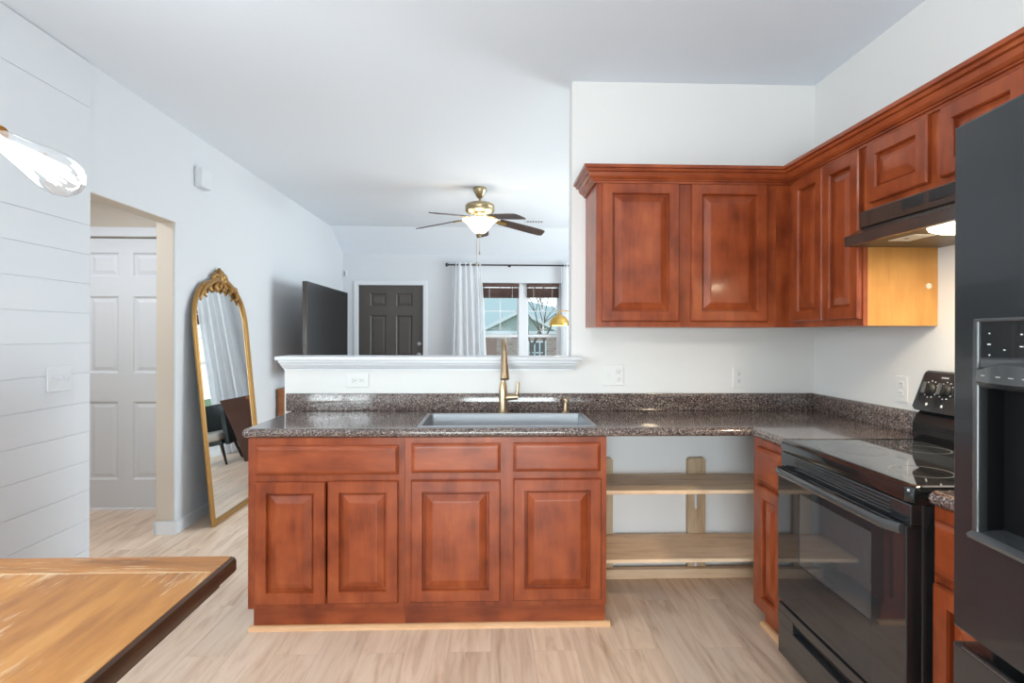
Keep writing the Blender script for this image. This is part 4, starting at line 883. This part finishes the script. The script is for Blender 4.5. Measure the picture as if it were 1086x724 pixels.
# ------------------------------------------------------------------ chandelier over the table (one bulb reaches into the picture)
cx_, cz_ = -1.00, 1.735
hub = thing('chandelier', 'gold chandelier with bare tubular bulbs, one lit bulb at the left edge', 'chandelier', (cx_, .45, ZC))
m = MB(); m.tube([(cx_, .84, cz_), (cx_, .0, cz_)], .011, 10); m.build('bar', 'brass', hub, smooth=True)
for y in (.66, .2): 
    m = MB(); m.tube([(cx_, y, cz_), (cx_, y, ZC - .015)], .006, 8); m.build('suspension_rod', 'brass', hub, smooth=True)
MB().box(cx_ - .05, cx_ + .05, .12, .74, ZC - .025, ZC - .0005, .004).build('canopy', 'brass', hub)
tipv, sock = Vector((-.590, .85, 1.540)), Vector((-.704, .85, 1.609))
axis = (tipv - sock).normalized()
def arm_bulb(mirror, dy):
    def T_(p):
        p = Vector(p); 
        if mirror: p.x = 2 * cx_ - p.x
        p.y += dy; return p
    ax = axis.copy()
    if mirror: ax.x = -ax.x
    m = MB(); m.tube([T_((cx_, .83, cz_)), T_((-.86, .845, 1.692)), T_(sock - axis * .045)], .007, 8); am = m.build('arm', 'brass', hub, smooth=True)
    m = MB(); m.lathe([(.010, -.055), (.017, -.050), (.0185, -.012), (.0175, .0)], T_(sock), ax, 18); m.build('socket', 'brass', am, smooth=True)
    L_ = (tipv - sock).length
    m = MB(); m.lathe([(.0125, -.004), (.014, .004), (.0180, L_ * .2), (.0240, L_ * .45), (.0285, L_ * .62), (.0300, L_ * .72), (.0290, L_ * .82), (.0245, L_ * .91), (.0165, L_ * .975), (.006, L_)], T_(sock), ax, 28); bg_ = m.build('bulb', 'bulb_glass', am, smooth='all')
    m = MB(); ref = ax.cross(Y).normalized()
    for k_ in range(12):
        a = 2 * PI * k_ / 12; o1 = (ref * math.cos(a) + Y * math.sin(a))
        m.tube([T_(sock) + ax * .022 + o1 * .006, T_(sock) + ax * L_ * .80 + o1 * .015], .0018, 6)
    m.tube([T_(sock) + ax * .0, T_(sock) + ax * .045], [.006, .004], 8)
    m.build('filament', 'filament', am)
for k_ in range(3):
    arm_bulb(False, -.40 * k_); arm_bulb(True, -.40 * k_)
for k_ in range(3):
    for x in (-.645, 2 * cx_ + .645): point('chandelier_bulb_light', (x, .85 - .40 * k_, 1.574), 3.0, (1, .95, .90), .015)
# kitchen globe, out of view, added to fill the room with light
kf = thing('added_globe_light', 'unseen white globe added on the kitchen ceiling as fill light', 'fill light', (.1, 1.0, ZC))
m = MB(); m.lathe([(.07, 0), (.075, -.02), (.03, -.035), (.012, -.04), (.012, -.17), (.03, -.18)], (.1, 1.0, ZC - .0005)); m.build('canopy', 'brass', kf, smooth=True)
m = MB(); m.lathe([(.105 * math.sin(math.radians(q)), .105 * math.cos(math.radians(q))) for q in range(15, 180, 15)] + [(.002, -.105)], (.1, 1.0, 2.42), cap=False); m.build('globe', 'fixture', kf, smooth=True)

# ------------------------------------------------------------------ outside
gz = -.9
struct(MB().box(-60, 60, FW + .16, 120, gz - .2, gz).build('ground_lawn', 'grass'))
tag(MB().box(-60, 60, 17, 22, gz, gz + .02).build('road', 'road'), 'pale street in front of the far houses', 'road')['kind'] = 'structure'
def gable_house(label, xc, yf, half, wall_h, rise, depth, brick='brick'):
    h_ = thing('house', label, 'house', (xc, yf, gz)); e = gz + wall_h; ov = .25
    m = MB(); m.box(xc - half, xc + half, yf, yf + depth, gz, e); m.build('wall', brick, h_)
    m = MB(); m.prism([(xc - half, yf + .02, e), (xc + half, yf + .02, e), (xc, yf + .02, e + rise)], (0, depth - .04, 0)); m.build('gable', 'siding', h_)
    m = MB(); k_ = rise / half
    for s_ in (-1, 1):
        a0 = Vector((xc + s_ * (half + ov), yf - .2, e - ov * k_)); a1 = Vector((xc, yf - .2, e + rise)); d_ = Vector((0, 0, .1))
        m.prism([a0, a1, a1 + d_, a0 + d_], (0, depth + .3, 0))
    m.build('roof', 'roof', h_)
    m = MB()
    for s_ in (-1, 1):
        a0 = Vector((xc + s_ * (half + ov), yf - .24, e - ov * k_ - .08)); a1 = Vector((xc, yf - .24, e + rise - .08)); d_ = Vector((0, 0, .2)); m.prism([a0, a1, a1 + d_, a0 + d_], (0, .04, 0))
    m.box(xc - half - .25, xc + half + .25, yf - .2, yf - .16, e - .16, e); m.build('fascia', 'white_ext', h_)
    return h_
def far_window(h_, x0, x1, z0, z1, y, nx=3, nz=2):
    fr_ = MB().box(x0 - .08, x1 + .08, y - .06, y, z0 - .08, z1 + .08).build('window', 'white_ext', h_)
    MB().box(x0, x1, y - .08, y - .05, z0, z1).build('pane', 'dark_glass', fr_)
    m = MB()
    for i in range(1, nx): x = x0 + (x1 - x0) * i / nx; m.box(x - .03, x + .03, y - .1, y - .07, z0, z1)
    for i in range(1, nz): z = z0 + (z1 - z0) * i / nz; m.box(x0, x1, y - .1, y - .07, z - .03, z + .03)
    m.build('muntin', 'white_ext', fr_)
hs = gable_house('brick house across the street with a white trimmed front gable', 1.45, 30, 2.0, 2.45, 1.0, 9)
far_window(hs, 1.95, 2.75, -.1, .95, 30)
m = MB(); m.box(-.35, .25, 29.97, 30.0, gz, 1.2); m.build('door', 'pinkbark', hs)
h2_ = thing('house', 'long low house with a grey green hip roof behind the gable', 'house', (-1, 40.4, gz))
m = MB(); m.box(-9, 9, 40.4, 48, gz, 1.95); m.build('wall', 'brick', h2_)
m = MB(); m.loop_faces([[(-9.5, 39.9, 1.9), (9.5, 39.9, 1.9), (9.5, 48.5, 1.9), (-9.5, 48.5, 1.9)], [(-6.5, 43.8, 4.9), (-1.2, 43.8, 4.9), (-1.2, 44.6, 4.9), (-6.5, 44.6, 4.9)]]); m.build('roof', 'roof', h2_)
m = MB(); m.box(-9.5, 9.5, 39.84, 39.9, 1.76, 1.98); m.build('fascia', 'white_ext', h2_)
far_window(h2_, -.8, .1, -.2, 1.0, 40.4); far_window(h2_, 5.0, 6.4, -.2, 1.0, 40.4)
def tree(label, x, y, h, seed, mat='bark'):
    rnd = random.Random(seed); p = thing('bare_tree', label, 'tree', (x, y, gz)); tr = MB(); brs = MB()
    def grow(m, a, d, L_, r_, lv):
        b_ = a + d * L_; m.tube([a, (a + b_) / 2 + Vector((rnd.uniform(-1, 1), rnd.uniform(-1, 1), 0)) * L_ * .05, b_], [r_, r_ * .8, r_ * .6], 6)
        if lv == 0: return
        for _ in range(3):
            nd = (d + Vector((rnd.uniform(-1, 1), rnd.uniform(-.6, .6), rnd.uniform(-.1, .7))) * .75).normalized(); grow(brs, b_, nd, L_ * rnd.uniform(.62, .85), r_ * .55, lv - 1)
    grow(tr, Vector((x, y, gz)), Z, h * .36, h * .013, 4)
    tr.build('trunk', mat, p); brs.build('branches', mat, p)
tree('bare young tree standing before the gabled house', 1.55, 22.5, 4.8, 3); tree('bare tree at the right of the far window view', 2.3, 25.5, 5.5, 9)
rnd = random.Random(4)
for i, (lab, x) in enumerate((('bluish far tree clump behind the left roof', -4.5), ('bluish far tree clump behind the gable', 4.5), ('bluish far tree clump at the right of the window view', 13.5))):
    m = MB()
    for _ in range(40):
        q = Vector((x + rnd.uniform(-3.4, 3.4), 75 + rnd.uniform(-2, 2), gz + rnd.uniform(.5, 4.6))); bmesh.ops.create_icosphere(m.bm, subdivisions=1, radius=rnd.uniform(.7, 1.5), matrix=Matrix.Translation(q))
    tag(m.build('far_tree', 'evergreen', origin=(x, 75, gz)), lab, 'tree', None)

GR = {'base_cabinet': 'cherry base cabinets', 'wall_cabinet': 'cherry wall cabinets', 'outlet_plate': 'white outlet plates', 'sheer_curtain': 'sheer curtains of the far window', 'wooden_blind': 'raised wooden blinds', 'house': 'houses across the street', 'bare_tree': 'bare trees outside', 'far_tree': 'distant tree clumps', 'countertop': 'speckled countertops'}
for o in bpy.data.objects:
    if o.parent is None and 'label' in o and o.name.split('.')[0] in GR: o['group'] = GR[o.name.split('.')[0]]
    if '_o' in o: del o['_o']
